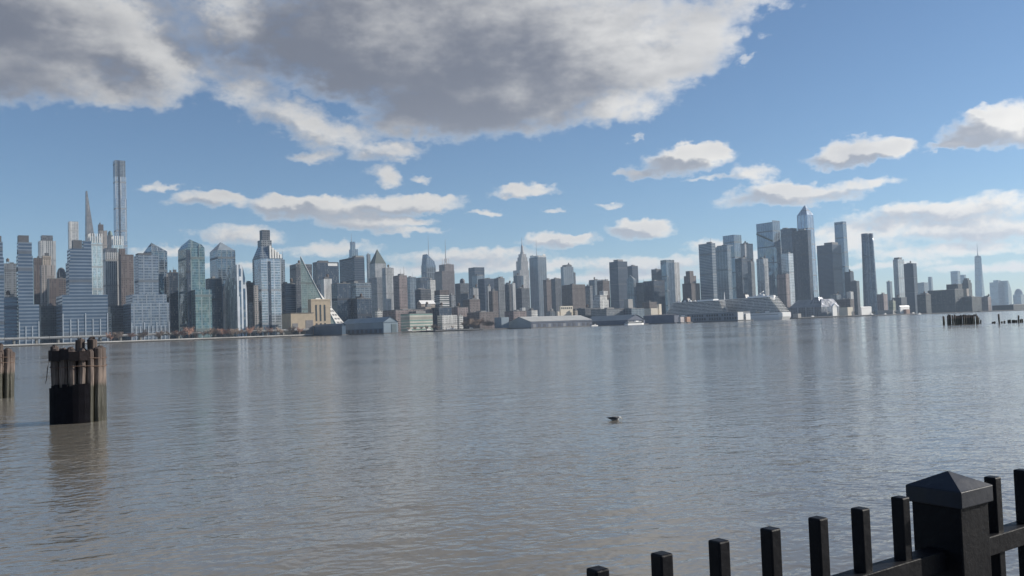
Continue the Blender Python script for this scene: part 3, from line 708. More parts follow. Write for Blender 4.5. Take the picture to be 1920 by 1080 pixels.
# crystalline tower
r_, i_ = B('crystal_tower', 'blue crystalline glass tower with slanted top and thin mast', 3000, [('shaft', 789.5, None, 817, 497, BLUEGL)], plant=False)
(x0, x1, y0, y1), z0, z1 = i_[0]
za = inland(794, 476, 3000).z - GZ; zb = inland(815, 490, 3000).z - GZ
MB().poly([(x0+1, y0+1, z1+.03), (x1-1, y0+1, z1+.03), (x1-1, y1-1, z1+.03), (x0+1, y1-1, z1+.03), (x0+6, y0+3, za), (x1-4, y0+3, zb), (x1-4, y1-4, zb), (x0+6, y1-4, za)],
          [(0, 1, 5, 4), (1, 2, 6, 5), (2, 3, 7, 6), (3, 0, 4, 7), (4, 5, 6, 7)]).build('crown', BLUEGL, r_)
mast(r_, [((x0, x1, y0, y1), z0, z1 + 20)], 802.5, 441, r0=2.2, r1=.4)
r_, i_ = B('antenna_tower', 'brown office tower with lattice frame and tall antenna', 2900, [('lower_shaft', 815, None, 852, 508, DBROWN), ('shaft', 823, None, 851, 496, BROWN, {'db': 10})], plant=True)
(x0, x1, y0, y1), z0, z1 = i_[-1]
m = MB(); xm, ym = x0 + (x1-x0)*.42, (y0+y1)/2
for a in (-9, 0, 9):
    for c in (-9, 9): m.box(xm+a-.6, xm+a+.6, ym+c-.6, ym+c+.6, z1, z1 + 24)
for zz in (6, 15, 23): m.box(xm-10, xm+10, ym-9.9, ym-8.7, z1+zz, z1+zz+1.2)
m.build('lattice_frame', plain('pale_steel', (.42, .40, .38), .6), r_)
mast(r_, [((x0, x1, y0, y1), z0, z1 + 10)], 834.5, 448, r0=2.6, r1=.5)
B('dark_block', 'dark greenish block at the foot of the white tower, above the white gable roof', 1640, [('wall', 778, None, 808, 543, DGREY)])
B('banded_block', 'white banded office block with a dark top storey, centre left', 1600, [('wall', 814, None, 842, 553, WBAND), ('crown', 814.2, None, 842, 544, DBROWN, {'db': .5})], plant=False)
B('grey_block', 'pale grey block hard against the right of the white banded block', 1640, [('wall', 841, None, 854, 553, GREY)])
r_, i_ = B('domed_tower', 'dark tower with a black rounded water tank on its roof', 1900, [('wall', 853, None, 879, 531, DGREY)], plant=False)
(x0, x1, y0, y1), z0, z1 = i_[0]; cx, cy = x0+(x1-x0)*.5, y0+(y1-y0)*.4
MB().tube([(cx, cy, z1), (cx, cy, z1+7), (cx, cy, z1+11), (cx, cy, z1+13)], [6.5, 6.5, 4.5, .5], 12).build('water_tank', PLANT, r_)
B('office_tower', 'flat-topped dark blue office tower between antenna tower and stepped spire tower', 2500, [('shaft', 878, None, 908, 501, DARKBAND)], plant=False)
B('banded_block', 'pale banded block in front of the flat-topped dark blue tower', 2300, [('wall', 885, None, 908.5, 517, GREYGL)])
B('pale_tower', 'small pale tower with dark windows in front of the dark flat slab', 1750, [('wall', 881, None, 897, 541, PIN)])
B('dark_tower', 'dark flat slab left of the lit-edged tower near the skyline centre', 2000, [('wall', 896, None, 927, 523, DARKBAND)])
B('pale_tower', 'slim pale slab standing before the dark flat slab near the centre', 1720, [('wall', 911, None, 920, 537, PIN)])
B('grey_tower', 'grey tower with a sunlit right face left of the stepped spire tower', 1850, [('wall', 926, 934.5, 946, 522, GREY)])
B('brick_block', 'dark brown block at the foot of the lit-faced grey tower', 1650, [('wall', 916, None, 934, 546, DBROWN)])
B('dark_tower', 'dark tower directly left of the stepped spire tower', 1950, [('wall', 945, None, 961, 533, DGREY)])
B('pale_tower', 'white sliver standing in for a sunlit face at the left foot of the stepped spire tower', 1940, [('wall', 959, 961, 966, 531, WHITEP)])  # white box added in place of the dark neighbour's sunlit right face
# stepped spire tower
ESB = facade((.34, .32, .31), (.10, .11, .12), 3.8, 4.4, (-1, 2), (.3, .7), .4, name='spire_tower_stone')
r_, i_ = B('stepped_spire_tower', 'stepped stone skyscraper with a tall central spire', 3560,
  [('base', 962, None, 992, 506, ESB), ('shaft', 967.5, None, 990, 489, ESB, {'db': 8}), ('upper_shaft', 970, None, 988.5, 482, ESB, {'db': 12}), ('crown', 972, None, 986.5, 476, ESB, {'db': 16})], plant=False)
(x0, x1, y0, y1), z0, z1 = i_[-1]; xm, ym = (x0+x1)/2, (y0+y1)/2
zt = inland(978.3, 444, 3570).z - GZ; h = zt - z1
MB().tube([(xm, ym, z1-1), (xm, ym, z1+h*.12), (xm, ym, z1+h*.13), (xm, ym, z1+h*.46), (xm, ym, z1+h*.50), (xm, ym, z1+h*.58), (xm, ym, zt)], [11, 10.5, 7.5, 6.2, 4.2, 1.8, .6], 10).build('spire', plain('spire_metal', (.36, .34, .33), .4, .4), r_)
B('dark_tower', 'dark tower covering the left foot of the stepped spire tower', 2300, [('wall', 962.5, None, 979, 517, DARKBAND)])
B('white_tower', 'white slab in front of the stepped spire tower', 2250, [('wall', 977, None, 987, 517, WHITEP)], plant=False)
B('dark_block', 'dark block below the white slab at the foot of the stepped spire tower', 1800, [('wall', 967, None, 993, 541, DGREY)])
r_, i_ = B('screened_tower', 'grey two-toned tower with rooftop screens and a needle, right of the stepped spire tower', 2600,
  [('shaft', 992, 1008, 1024, 482, GREYGL), ('crown', 1000, 1008, 1023.5, 479, WHITEP, {'db': 1})], plant=False)
mast(r_, i_, 1005, 449, r0=1.2)
(x0, x1, y0, y1), z0, z1 = i_[0]
MB().box(x0 + 1, x0 + 3, y1 - 26, y1 - 4, z1, z1 + 9).build('roof_screen', WHITEM, r_)
MB().box(x1 - 14, x1 - 2, y0 + 1, y0 + 2, z1 + 5, z1 + 12).build('roof_screen', WHITEM, r_)
B('brick_tower', 'brown tower hard against the right side of the screened needle tower', 2000, [('wall', 1018, None, 1033, 525, BROWN)])
B('dark_tower', 'dark tower between brown tower and the pale flat tower', 2050, [('wall', 1032, None, 1052, 523, DGREY)])
r_, i_ = B('pale_tower', 'pale flat-topped tower with roof antennas standing alone right of centre', 2700, [('wall', 1051, 1056, 1075, 500, GREYGL), ('crown', 1054, None, 1072, 497, DGREY, {'db': 4})], plant=True)
B('dark_tower', 'dark sliver on the right side of the pale flat-topped tower', 2720, [('wall', 1074, None, 1079, 511, DGREY)])
B('brick_block', 'wide dark brown row of flats below the pale flat-topped tower', 1800, [('wall', 1053, None, 1097, 534, DBROWN)])
B('brick_block', 'narrow dark block with sunlit right edge at the end of the brown row', 1830, [('wall', 1096, 1106, 1111, 536, GREY)])
B('grey_tower', 'grey-green tower behind the white stepped terrace block', 2200, [('wall', 1104, None, 1127, 525, GREYGL)])
B('brick_block', 'dark rose-brown block left of the large dark slab', 1900, [('wall', 1119, None, 1143, 527, DBROWN)])
r_, i_ = B('terrace_block', 'white stepped terrace block with open frames', 1560, [('wall', 1111, None, 1141, 562, WHITE), ('setback', 1114, None, 1138, 553, WHITE, {'db': 5}), ('upper_setback', 1124, None, 1140, 546, WHITE, {'db': 9})])
B('dark_slab', 'large dark slab tower with a small pale roof box, right of centre', 2000, [('shaft', 1142, None, 1176, 490, DARKBAND), ('roof_plant', 1150, None, 1168, 486.5, PLANTG, {'db': 5})], plant=False)
B('dark_slab', 'second dark slab stepped down against the large dark slab', 2060, [('wall', 1175, None, 1196, 499, DARKBAND)])
r_, i_ = B('pointed_tower', 'pointed grey tower with a sunlit right edge before the two dark slabs', 1800, [('wall', 1175, 1188, 1192.5, 524, GREYGL, {'hip': (1181, 515)})], plant=False)
B('dark_block', 'dark low block right of the pointed grey tower', 1850, [('wall', 1192, None, 1224, 530, DGREY)])
B('dark_tower', 'dark tower at the left of the white-faced pair', 2100, [('wall', 1221, None, 1240, 505, DGREY)])
B('dark_block', 'dark block before the white-faced pair of towers', 1760, [('wall', 1206, None, 1246, 527, DARKGL)])
B('pale_tower', 'taller of the white-faced pair of towers', 2250, [('wall', 1238, 1249, 1264, 487, BLUEGL)], plant=False)
B('pale_tower', 'shorter of the white-faced pair, with a dark left face', 2150, [('wall', 1253, 1264, 1273.5, 492, WHITEP)], plant=False)
B('stepped_brick_tower', 'brown stepped brick tower left of the blue-grey banded tower', 1700, [('base', 1279, None, 1312, 531, DBROWN), ('shaft', 1282, None, 1305, 517, BROWN, {'db': 4}), ('crown', 1285.5, None, 1300, 508, BROWN, {'db': 8})], plant=False)
# --- the far-west cluster
B('banded_slab', 'blue-grey finely banded tower, leftmost of the tall right-hand cluster', 1550, [('shaft', 1309.5, 1334, 1341, 456, facade((.26, .29, .32), (.12, .15, .19), 4.0, 3.0, (.4, 1.0), (-1, 2), .5, .15, name='blue_grey_bands'))])
B('glass_tower', 'dark glass tower with a pale right edge behind the cruise ships', 1580, [('shaft', 1340, 1363, 1370, 461, GREYGL), ('crown', 1344, 1364, 1374, 459.5, GREYGL, {'db': 3})])
B('glass_tower', 'blue glass tower with two clear faces above the dark glass tower', 2000, [('shaft', 1355, 1376, 1390, 440, BLUEGL)], plant=False)
B('pale_tower', 'pale tower with dark bands on its left, left of the terraced tower', 1900, [('wall', 1388, 1396, 1411.5, 457, PIN)])
B('dark_block', 'dark grey block at the foot of the blue glass tower', 1650, [('wall', 1378, None, 1401, 485, DARKGL)])
B('grey_block', 'grey block between the dark grey block and the terraced tower', 1700, [('wall', 1398, 1408, 1414.5, 491, GREY)])
r_, i_ = B('terraced_tower', 'tall glass tower wrapped by a diagonal line of planted terraces', 1866, [('shaft', 1417.5, 1448, 1462, 416, BLUEGL)], plant=False)
(x0, x1, y0, y1), z0, z1 = i_[0]
za = inland(1418, 438, 1866 + (y1-y0)).z - GZ; zb = inland(1450, 452, 1866).z - GZ
GREEN = plain('terrace_planting', (.06, .075, .055), .8, 0, .5, 1.0)
n = 11
for k in range(n):
    f = (k + .5) / n; yy = y1 - (y1 - y0) * f; z = za + (zb - za) * f
    MB().box(x0 - 2.0, x0 + .3, yy - (y1-y0)/n*.52, yy + (y1-y0)/n*.52, z - 3.5, z + 1.0).build('terrace', GREEN, r_)
MB().box(x0, x1, y0, y0 + .6, z1, z1 + 5).build('parapet', GREYGL, r_)
B('white_faced_block', 'small tower with a white right face before the terraced tower', 1650, [('wall', 1418, 1431.5, 1440, 485, facade((.52, .54, .55), (.13, .16, .20), 3.8, 2.6, (.2, 1), (.3, 1), .5, name='white_dark_glass'))])
B('dark_tower', 'dark rounded-looking tower between terraced tower and the pointed glass tower', 1950, [('shaft', 1463, 1484, 1494, 428, DARKGL)])
# pointed supertall
HYG = facade((.30, .35, .41), (.30, .37, .46), 4.2, 3.0, (.2, 1.0), (.08, 1.0), .8, .1, .015, name='pointed_tower_glass')
r_, i_ = B('pointed_supertall', 'tallest tower of the right-hand cluster, blue glass with a faceted pointed top', 1910,
  [('shaft', 1494, 1513, 1525, 402, HYG, {'taper': .84, 'hip': None})], plant=False)
(x0, x1, y0, y1), z0, z1 = i_[0]
zt = inland(1506.5, 384, 1915).z - GZ
MB().frus((x0, x1, y0, y1), (x0 + (x1-x0)*.30, x0 + (x1-x0)*.36, y0 + (y1-y0)*.3, y0 + (y1-y0)*.4), z1 + .03, zt).build('crown', HYG, r_)
B('dark_slab', 'dark glass slab in front of the pointed blue supertall', 1800, [('shaft', 1490, 1514, 1520, 431, DARKGL)])
B('bright_block', 'mid-rise block with bright sunlit windows on its right face, below the pointed supertall', 1600, [('wall', 1464, 1478, 1487, 475, facade((.50, .54, .57), (.32, .38, .44), 4.5, 4.5, (.2, .85), (.2, .9), .6, .12, name='bright_windows'))])
B('brick_tower', 'brown brick tower with a paler right edge behind the ship stern', 1500, [('wall', 1456, 1473, 1480, 514, PINK)])
B('slotted_tower', 'broad dark tower with slots on a paler right face, right of the pointed supertall', 1650, [('shaft', 1531, 1560, 1577, 458, DARKBAND), ('roof_plant', 1545, None, 1571, 454, PLANT, {'db': 8})], plant=False)
r_, i_ = B('slim_tower', 'slim blue glass tower rising behind the broad slotted tower', 1900, [('shaft', 1564, 1580, 1586.5, 415, BLUEGL, {'taper': .88})], plant=False)
B('dark_tower', 'dark stepped block at the right foot of the slim blue tower', 1750, [('wall', 1583, 1594, 1600.5, 510, DARKBAND)])
B('dark_block', 'lower dark block to the right of the slim blue tower', 1700, [('wall', 1595, 1606, 1611, 527, DGREY)])
# lobed tower
def lobed():
    b = 1600
    C, t, s = foot(1614, None, 1637.5, 437, b)
    root = empty('lobed_tower', (C.x, C.y, GZ), GA)
    tag(root, 'dark glass tower of two rounded lobes with a bright seam', 'building')
    H = C.z - GZ
    for (cx, cy, r0, r1) in ((t*.30, s*.62, t*.62, t*.46), (t*.80, s*.30, t*.52, t*.34)):
        n = 20; rings = 8; m = MB()
        for k in range(rings):
            def rad(f): return r0 + (r1 - r0) * min(1, f * 1.15) ** 1.0
            f0, f1 = k / rings, (k + 1) / rings
            P0 = [(cx + rad(f0)*math.cos(2*math.pi*j/n), cy + rad(f0)*math.sin(2*math.pi*j/n)) for j in range(n)]
            P1 = [(cx + rad(f1)*math.cos(2*math.pi*j/n), cy + rad(f1)*math.sin(2*math.pi*j/n)) for j in range(n)]
            i = len(m.v); m.v += [(p[0], p[1], H*f0) for p in P0] + [(p[0], p[1], H*f1) for p in P1]
            m.f += [(i+j, i+(j+1) % n, i+n+(j+1) % n, i+n+j) for j in range(n)]
            if k == rings - 1: m.f.append(tuple(i+n+j for j in range(n)))
        m.build('lobe', facade((.13, .16, .20), (.10, .14, .19), 4.0, 3.0, (.15, 1), (.08, 1), .55, .22, .01, name='lobed_glass'), root, smooth=True)
    MB().box(-t*.22, t*1.1, -s*.02, s*1.0, 0, 14).build('podium', DARKGL, root)
lobed()
B('pale_tower', 'hazy grey-green slab right of the lobed tower', 2400, [('wall', 1662, None, 1672.5, 528, GREYGL)])
B('lit_tower', 'tower with a bright sunlit glass panel on its upper right face', 1700, [('shaft', 1674, 1683, 1695, 486, facade((.36, .38, .40), (.40, .44, .48), 4.2, 3.0, (.15, 1), (.1, 1), .7, .25, name='sunlit_glass')), ('roof_plant', 1676, None, 1691, 482.5, PLANT, {'db': 5})], plant=False)
B('dark_slab', 'dark slab right of the tower with the sunlit panel', 1640, [('shaft', 1694, 1712, 1718.5, 494, DARKBAND)])
B('dark_block', 'dark block at the foot of the sunlit panel tower', 1600, [('wall', 1672, None, 1700, 558, DGREY)])
# --- the far right
MURK = facade((.045, .055, .06), (.04, .05, .06), 4.0, 3.4, (.3, .8), (.2, .8), .3, name='murky_warehouse')
B('pale_slab', 'hazy pale slab with flat top right of the dark slab', 2800, [('wall', 1719, None, 1740, 530, GREYGL)])
B('pale_tower', 'small hazy tapering tower above the hazy pale slab', 3100, [('shaft', 1740, None, 1748, 519, GREYGL, {'taper': .8})], plant=False)
B('dark_slab', 'largest dark warehouse block on the far right waterfront', 1430, [('wall', 1739, 1790, 1806, 543, MURK)])
B('dark_block', 'dark setback block on top of the far right warehouse', 1520, [('wall', 1774, 1796, 1804, 533, MURK)])
B('dark_block', 'lower dark block at the left end of the far right warehouse', 1450, [('wall', 1719, None, 1745, 552, MURK)])
r_, i_ = B('domed_tower', 'dark tower with rounded shoulders on the far right, left of the hazy spired tower', 1720, [('shaft', 1803, None, 1822, 530, MURK), ('setback', 1805, None, 1820, 525, MURK, {'db': 3}), ('crown', 1807, None, 1817, 521.5, MURK, {'db': 5})], plant=False)
B('tan_block', 'small beige block in front of the round-shouldered dark tower', 1520, [('wall', 1805, None, 1816, 541, TAN)], plant=False)
B('brick_block', 'dark brown warehouse row under the round-shouldered tower', 1400, [('wall', 1776, 1822, 1840, 557, MURK)])
B('brick_block', 'rose brick block right of the dark warehouse row', 1430, [('wall', 1840, None, 1858, 557, PINK)])
B('pale_slab', 'hazy pale twin-faced slab left of the hazy spired tower', 3300, [('wall', 1782, 1795, 1800, 508, BLUEGL)], plant=False)
B('pale_slab', 'lower hazy slab beside the hazy pale twin-faced slab', 3400, [('wall', 1800, 1808, 1811, 515, BLUEGL)], plant=False)
def wtc():
    b = 3678
    C, t, s = foot(1825, None, 1841.5, 480, b)
    root = empty('tapered_spired_tower', (C.x, C.y, GZ), GA)
    tag(root, 'hazy blue tapered tower with a tall spire on the far right', 'building')
    H = C.z - GZ; cx, cy = t / 2, s / 2; R0 = t * .62
    n = 8
    def ring(rad, sq):                       # square at the foot turning to a rotated square at the top
        out = []
        for j in range(n):
            a = math.pi / 4 + j * math.pi / 4
            r = rad * (1.35 if j % 2 == 0 else 1.0) if sq > .5 else rad * (1.0 if j % 2 == 0 else 1.12)
            out.append((cx + r * math.cos(a), cy + r * math.sin(a)))
        return out
    m = MB(); m.prism(ring(R0, 1), 0, 55); m.prism(ring(R0, 1), 55.05, H * .97, ring(R0 * .86, 0)); m.build('shaft', BLUEGL, root)
    MB().prism(ring(R0 * .80, 0), H * .97 + .05, H).build('crown', GREYGL, root)
    zt = inland(1832, 456, b).z - GZ
    MB().tube([(cx, cy, H), (cx, cy, H + (zt-H)*.3), (cx, cy, zt)], [5, 2.4, .8], 8).build('spire', STEEL, root)
    MB().tube([(cx, cy, H), (cx, cy, H + 6)], [16, 16], 14).build('ring', STEEL, root)
wtc()
B('pale_tower', 'hazy pale tower with stepped left side, right of the spired tower', 3500, [('base', 1855, None, 1878, 529, BLUEGL), ('shaft', 1862, None, 1876, 525, BLUEGL, {'db': 5})], plant=False)
r_, i_ = B('curved_tower', 'hazy tower with a curved sloping right side, far right', 3450, [('shaft', 1877, None, 1897, 552, BLUEGL)], plant=False)
(x0, x1, y0, y1), z0, z1 = i_[0]; zt = inland(1878, 526, 3450).z - GZ
for k in range(6):
    f0, f1 = k / 6, (k + 1) / 6
    MB().frus((x0, x0+(x1-x0)*(1-.8*f0**1.7), y0, y1), (x0, x0+(x1-x0)*(1-.8*f1**1.7), y0, y1), z1+(zt-z1)*f0+.02, z1+(zt-z1)*f1).build('curved_storey', BLUEGL, r_)
r_, i_ = B('domed_tower', 'hazy tower with a rounded dome cut by the right edge of the picture', 3300, [('shaft', 1899, None, 1921, 552, BLUEGL)], plant=False)
(x0, x1, y0, y1), z0, z1 = i_[0]; zt = inland(1910, 541, 3300).z - GZ; cx, cy = (x0+x1)/2, (y0+y1)/2
md = MB()
for k in range(5):
    a0, a1 = k*math.pi/10, (k+1)*math.pi/10
    ring = [((x1-x0)/2*math.cos(a), (y1-y0)/2*math.sin(a)) for a in [q*math.pi/10 for q in range(20)]]
    md.prism([(cx+p[0]*(math.cos(a0)+.01), cy+p[1]*(math.cos(a0)+.01)) for p in ring], z1+(zt-z1)*math.sin(a0), z1+(zt-z1)*math.sin(a1), [(cx+p[0]*(math.cos(a1)+.01), cy+p[1]*(math.cos(a1)+.01)) for p in ring])
md.build('dome', GREYGL, r_)
B('dark_block', 'long low dark shed along the water at the right edge of the picture', 1345, [('wall', 1860, 1900, 1960, 572, MURK)])

# ------------------------------------------------------------------ the far waterfront
def shore_a(px, b=1330): return inland(px, 615, b).xy.dot(D)
# elevated highway along the left shore
def viaduct():
    a0, a1 = shore_a(-80), shore_a(578)
    root = empty('elevated_highway', ab(a0, 1326, 0), GA)
    tag(root, 'elevated highway on concrete piers along the left shore', 'bridge')
    L = a1 - a0; n = int(L / 26)
    for k in range(n):
        x0, x1 = L * k / n, L * (k + 1) / n - .4
        MB().box(x0, x1, 0, 16, 9.2, 11.2).build('deck', plain('viaduct_deck', (.20, .20, .20), .8), root)
        MB().box(x0, x1, -.5, 0, 10.6, 12.3).build('rail', plain('viaduct_rail', (.36, .37, .37), .7), root)
        MB().box(x0 + 10, x0 + 12.2, 1.5, 4.5, GZ - .5, 9.2).box(x0 + 10, x0 + 12.2, 11, 14, GZ - .5, 9.2).build('pier', plain('viaduct_pier', (.24, .235, .22), .85), root)
viaduct()
o = MB(); aL, aR = shore_a(-80), shore_a(570)
o.poly([ab(aL, 1300.5, 1.2), ab(aR, 1300.5, 1.2), ab(aR, 1302, 3.3), ab(aL, 1302, 3.3), ab(aL, 1309, 3.3), ab(aR, 1309, 3.3)], [(0, 1, 2, 3), (3, 2, 5, 4)])
tag(o.build('riverside_path', plain('path_stone', (.34, .33, .31), .85, 0, .35, .05)), kind='structure')

def shed(name, label, b, xl, xc, xr, ye, yr, wall, roof, ridge='y', pier=True, cat='shed'):
    C, t, s = foot(xl, xc, xr, ye, b)
    root = empty(name, (C.x, C.y, 0), GA); tag(root, label, cat)
    z0 = 1.6; z1 = C.z; z2 = inland(xc, yr, b).z
    MB().box(0, t, 0, s, z0, z1).build('wall', wall, root)
    ov = .8
    if ridge == 'y':
        v = [(-ov, -ov, z1), (t+ov, -ov, z1), (t+ov, s+ov, z1), (-ov, s+ov, z1), (t/2, -ov, z2), (t/2, s+ov, z2)]
        MB().poly(v, [(0, 4, 5, 3), (1, 2, 5, 4), (0, 3, 2, 1)]).build('roof', roof, root)
        mesh_obj('gable', [(0, -.02, z1), (t, -.02, z1), (t/2, -.02, z2 - .4)], [(0, 1, 2)], wall, root)
    else:
        v = [(-ov, -ov, z1), (t+ov, -ov, z1), (t+ov, s+ov, z1), (-ov, s+ov, z1), (-ov, s/2, z2), (t+ov, s/2, z2)]
        MB().poly(v, [(0, 1, 5, 4), (2, 3, 4, 5), (0, 3, 2, 1)]).build('roof', roof, root)
        mesh_obj('gable', [(-.02, 0, z1), (-.02, s, z1), (-.02, s/2, z2 - .4)], [(0, 2, 1)], wall, root)
    if pier: MB().box(-3, t + 3, -6, s + 4, -1, 1.55).build('pier_deck', DCONC, root)
    return root, t, s, z0, z1, z2
BLUEW = plain('blue_cladding', (.20, .26, .31), .55, 0, .1, .05)
BLUED = plain('dark_blue_cladding', (.07, .115, .17), .5, 0, .2, .05)
r_, t, s, z0, z1, z2 = shed('pier_shed', 'long blue-grey pier shed with a pale end wall, below the glass pyramid', 1190, 640, 719, 746, 604, 594, BLUEW, plain('blue_roof', (.22, .28, .32), .6, 0, .12, .06))
MB().box(-.6, .1, 2, s - 2, z0, z0 + (z1 - z0) * .42).build('base_band', BLUED, r_)
for k in range(9): MB().box(-.9, -.55, s*(.04 + .105*k), s*(.04 + .105*k) + s*.05, z0, z0 + (z1-z0)*.34).build('bay_door', plain('bay_shutter', (.05, .06, .085), .6), r_)
MB().box(t * .55, t * .9, -.4, .1, z0, z0 + (z1-z0)*.8).build('loading_door', plain('shutter_blue', (.10, .14, .16), .6), r_)
r_, t, s, z0, z1, z2 = shed('pier_shed', 'low dark blue shed with a slanting roofline left of the blue-grey pier shed', 1230, 588, 641, 648, 610, 606, BLUED, BLUED)
B('sanitation_garage', 'low cream garage with green glass bands behind the pier', 1345, [('wall', 751, 768, 811, 589, GBAND)])
B('warehouse', 'long low rose-brown roofed warehouse behind the green-banded garage', 1420, [('wall', 706, None, 812, 582, PINK)])
B('white_block', 'small white-gridded block left of the rose-brown warehouse', 1400, [('wall', 703, None, 717, 583, WHITE)])
r_ = shed('gabled_block', 'tan block with a white gable roof, left of the dark glass depot', 1480, 782, 790, 816, 570, 563, TAN, WHITEM, 'x', False, 'building')
B('tan_block', 'cluttered tan rooftop block in front of the white gable roof', 1430, [('wall', 790, None, 812, 576, TAN)])
B('dark_depot', 'dark glass depot left of the white gridded office', 1400, [('wall', 809, None, 847, 577, DARKGL)])
B('white_office', 'white office block with a dark window grid on the waterfront, centre left', 1340, [('wall', 820, 829, 857, 591, WHITE), ('wing', 857, None, 868, 592, WHITE, {'z0': 'ground'})])
B('brick_block', 'low rose brick block behind the bare waterfront trees', 1450, [('wall', 846, None, 878, 577, PINK)])
B('brick_block', 'brown low block to the right of the bare waterfront trees', 1400, [('wall', 876, None, 935, 586, BROWN)])
B('brick_block', 'mid-rise brown block behind the bare trees at centre left', 1500, [('wall', 868, None, 900, 562, BROWN)])
B('brick_block', 'dull rose brick block left of the white-framed block near the centre', 1450, [('wall', 946, None, 987, 584, PINK)])
B('lilac_block', 'small pale lilac box on the rose brick block near the centre', 1500, [('wall', 974.5, None, 985, 577, WHITEP)], plant=False)
B('white_block', 'white-framed open block with dark openings near the centre', 1420, [('wall', 988, None, 1008, 582, WHITE)])
B('grey_block', 'bluish grey low block between the white-framed block and the cream hall', 1450, [('wall', 1024, None, 1041, 584, GREYGL)])
CREAM = plain('cream_stone', (.62, .56, .46), .85, 0, .08, .1)
r_, i_ = B('cream_hall', 'bright cream hall with a row of top windows above the grey pier shed', 1430, [('wall', 1048, 1051, 1074, 574, CREAM), ('wing', 1043, None, 1049, 584, CREAM, {'z0': 'ground', 'db': -3})], plant=False)
(x0, x1, y0, y1), z0, z1 = i_[0]
for k in range(6):
    xx = x0 + (x1-x0)*(.06 + .155*k); MB().box(xx, xx + (x1-x0)*.09, y0 - .2, y0 + .2, z1 - 6, z1 - 2.5).build('window', DWIN, r_)
B('dark_block', 'long dark low block right of the cream hall', 1480, [('wall', 1073, None, 1126, 579, DGREY)])
B('tan_block', 'small tan block right of the cream hall', 1420, [('wall', 1074, None, 1083, 582, TAN)])
B('grey_block', 'grey-green low block behind the gabled pier shed', 1420, [('wall', 1108, None, 1170, 580, GREY)])
r_, i_ = B('vent_tower', 'blunt grey ventilation tower behind the gabled pier shed', 1440, [('wall', 1170, None, 1186, 561, CONC, {'taper': .88})], plant=False)
B('grey_block', 'pale low block around the foot of the ventilation tower', 1400, [('wall', 1162, None, 1208, 579, GREYGL)])
B('tan_block', 'cream low block left of the first cruise ship', 1330, [('wall', 1208, None, 1233, 578, CREAM), ('wing', 1231, None, 1240, 570, CREAM, {'z0': 'ground', 'db': 5})], plant=False)
B('brick_block', 'dark rose block with white roof vents behind the cream low block', 1450, [('wall', 1204, None, 1232, 567, DBROWN)])
GREYR = plain('pale_metal_roof', (.40, .40, .38), .55, 0, .1, .05)
NAVY = plain('navy_wall', (.09, .11, .16), .6, 0, .2, .08)
r_, t, s, z0, z1, z2 = shed('pier_shed', 'long pier shed with pale roof, navy side and grey gable, centre', 1235, 954, 995, 1110, 603, 593, plain('grey_cladding', (.30, .33, .35), .6, 0, .12, .05), GREYR, 'x')
MB().box(1, t - .5, -.5, .1, z0, z1 - .8).build('side_wall', NAVY, r_)
for k in range(12): MB().box(t*(.03 + .08*k), t*(.03 + .08*k) + t*.045, -.8, -.45, z0, z0 + (z1-z0)*.55).build('bay_door', plain('bay_shutter', (.05, .06, .085) if k % 3 else (.20, .21, .23), .6), r_)
MB().box(1, t - .5, -.75, -.45, z1 - 3.2, z1 - 2.4).build('window_strip', DWIN, r_)
B('grey_block', 'blue-grey low block left of the navy-sided pier shed', 1290, [('wall', 927, 940, 954, 595, BLUEW)], plant=False)
r_, t, s, z0, z1, z2 = shed('pier_shed', 'pier shed with pale roof and a gabled end behind the white tour boat', 1150, 1096, 1177, 1209, 600, 590, NAVY, plain('weathered_roof', (.30, .30, .29), .6, 0, .15, .05))
for k in range(4):
    MB().box(t*(.08+.23*k), t*(.22+.23*k), -.4, .1, z0, z1 - 1.5).build('bay_door', DWIN, r_)
r_, t, s, z0, z1, z2 = shed('pier_shed', 'flat dark navy shed between gabled pier shed and the cruise terminal', 1120, 1206, 1264, 1273, 590, 588.5, NAVY, plain('dark_roof', (.12, .12, .13), .7))
# cruise terminal
def terminal():
    b = 1045
    C, t, s = foot(1288, 1382, 1406, 585.5, b)
    root = empty('cruise_terminal', (C.x, C.y, 0), GA); tag(root, 'low cruise terminal with rows of dark bays below the ships', 'building')
    h = C.z; W = plain('terminal_wall', (.22, .24, .27), .7, 0, .1, .05)
    MB().box(0, t, 0, s, 2, h).build('wall', W, root)
    MB().box(-4, t + 4, -4, s, -1, 1.95).build('pier_deck', DCONC, root)
    MB().box(-.6, t + .6, -.6, s, h, h + .9).build('roof', plain('terminal_roof', (.30, .31, .32), .7), root)
    n = 20
    for k in range(n):
        y = s * (k + .35) / n
        for (za, zb) in ((.12, .42), (.60, .86)):
            if (k * 7 + int(za * 10)) % 6 == 0: continue
            MB().box(-.35, .2, y, y + s / n * .6, 2 + (h-2)*za, 2 + (h-2)*zb).build('bay', DWIN, root)
    for (xa, xb, za, zb) in ((.0, .42, .02, 1.0), (.62, .98, .0, .8)):
        MB().box(t*xa, t*xb, -1.6, -.05, 2 + (h-2)*za, 2 + (h-2)*zb).build('end_panel', WHITEM, root)
    MB().box(t*.46, t*.58, -1.0, -.05, 2.2, h*.45).build('gate', DWIN, root)
    C2, t2, s2 = foot(1271, 1284, 1297, 592, 1100); off = C2.xy - C.xy
    x, y = off.dot(D), off.dot(E)
terminal()
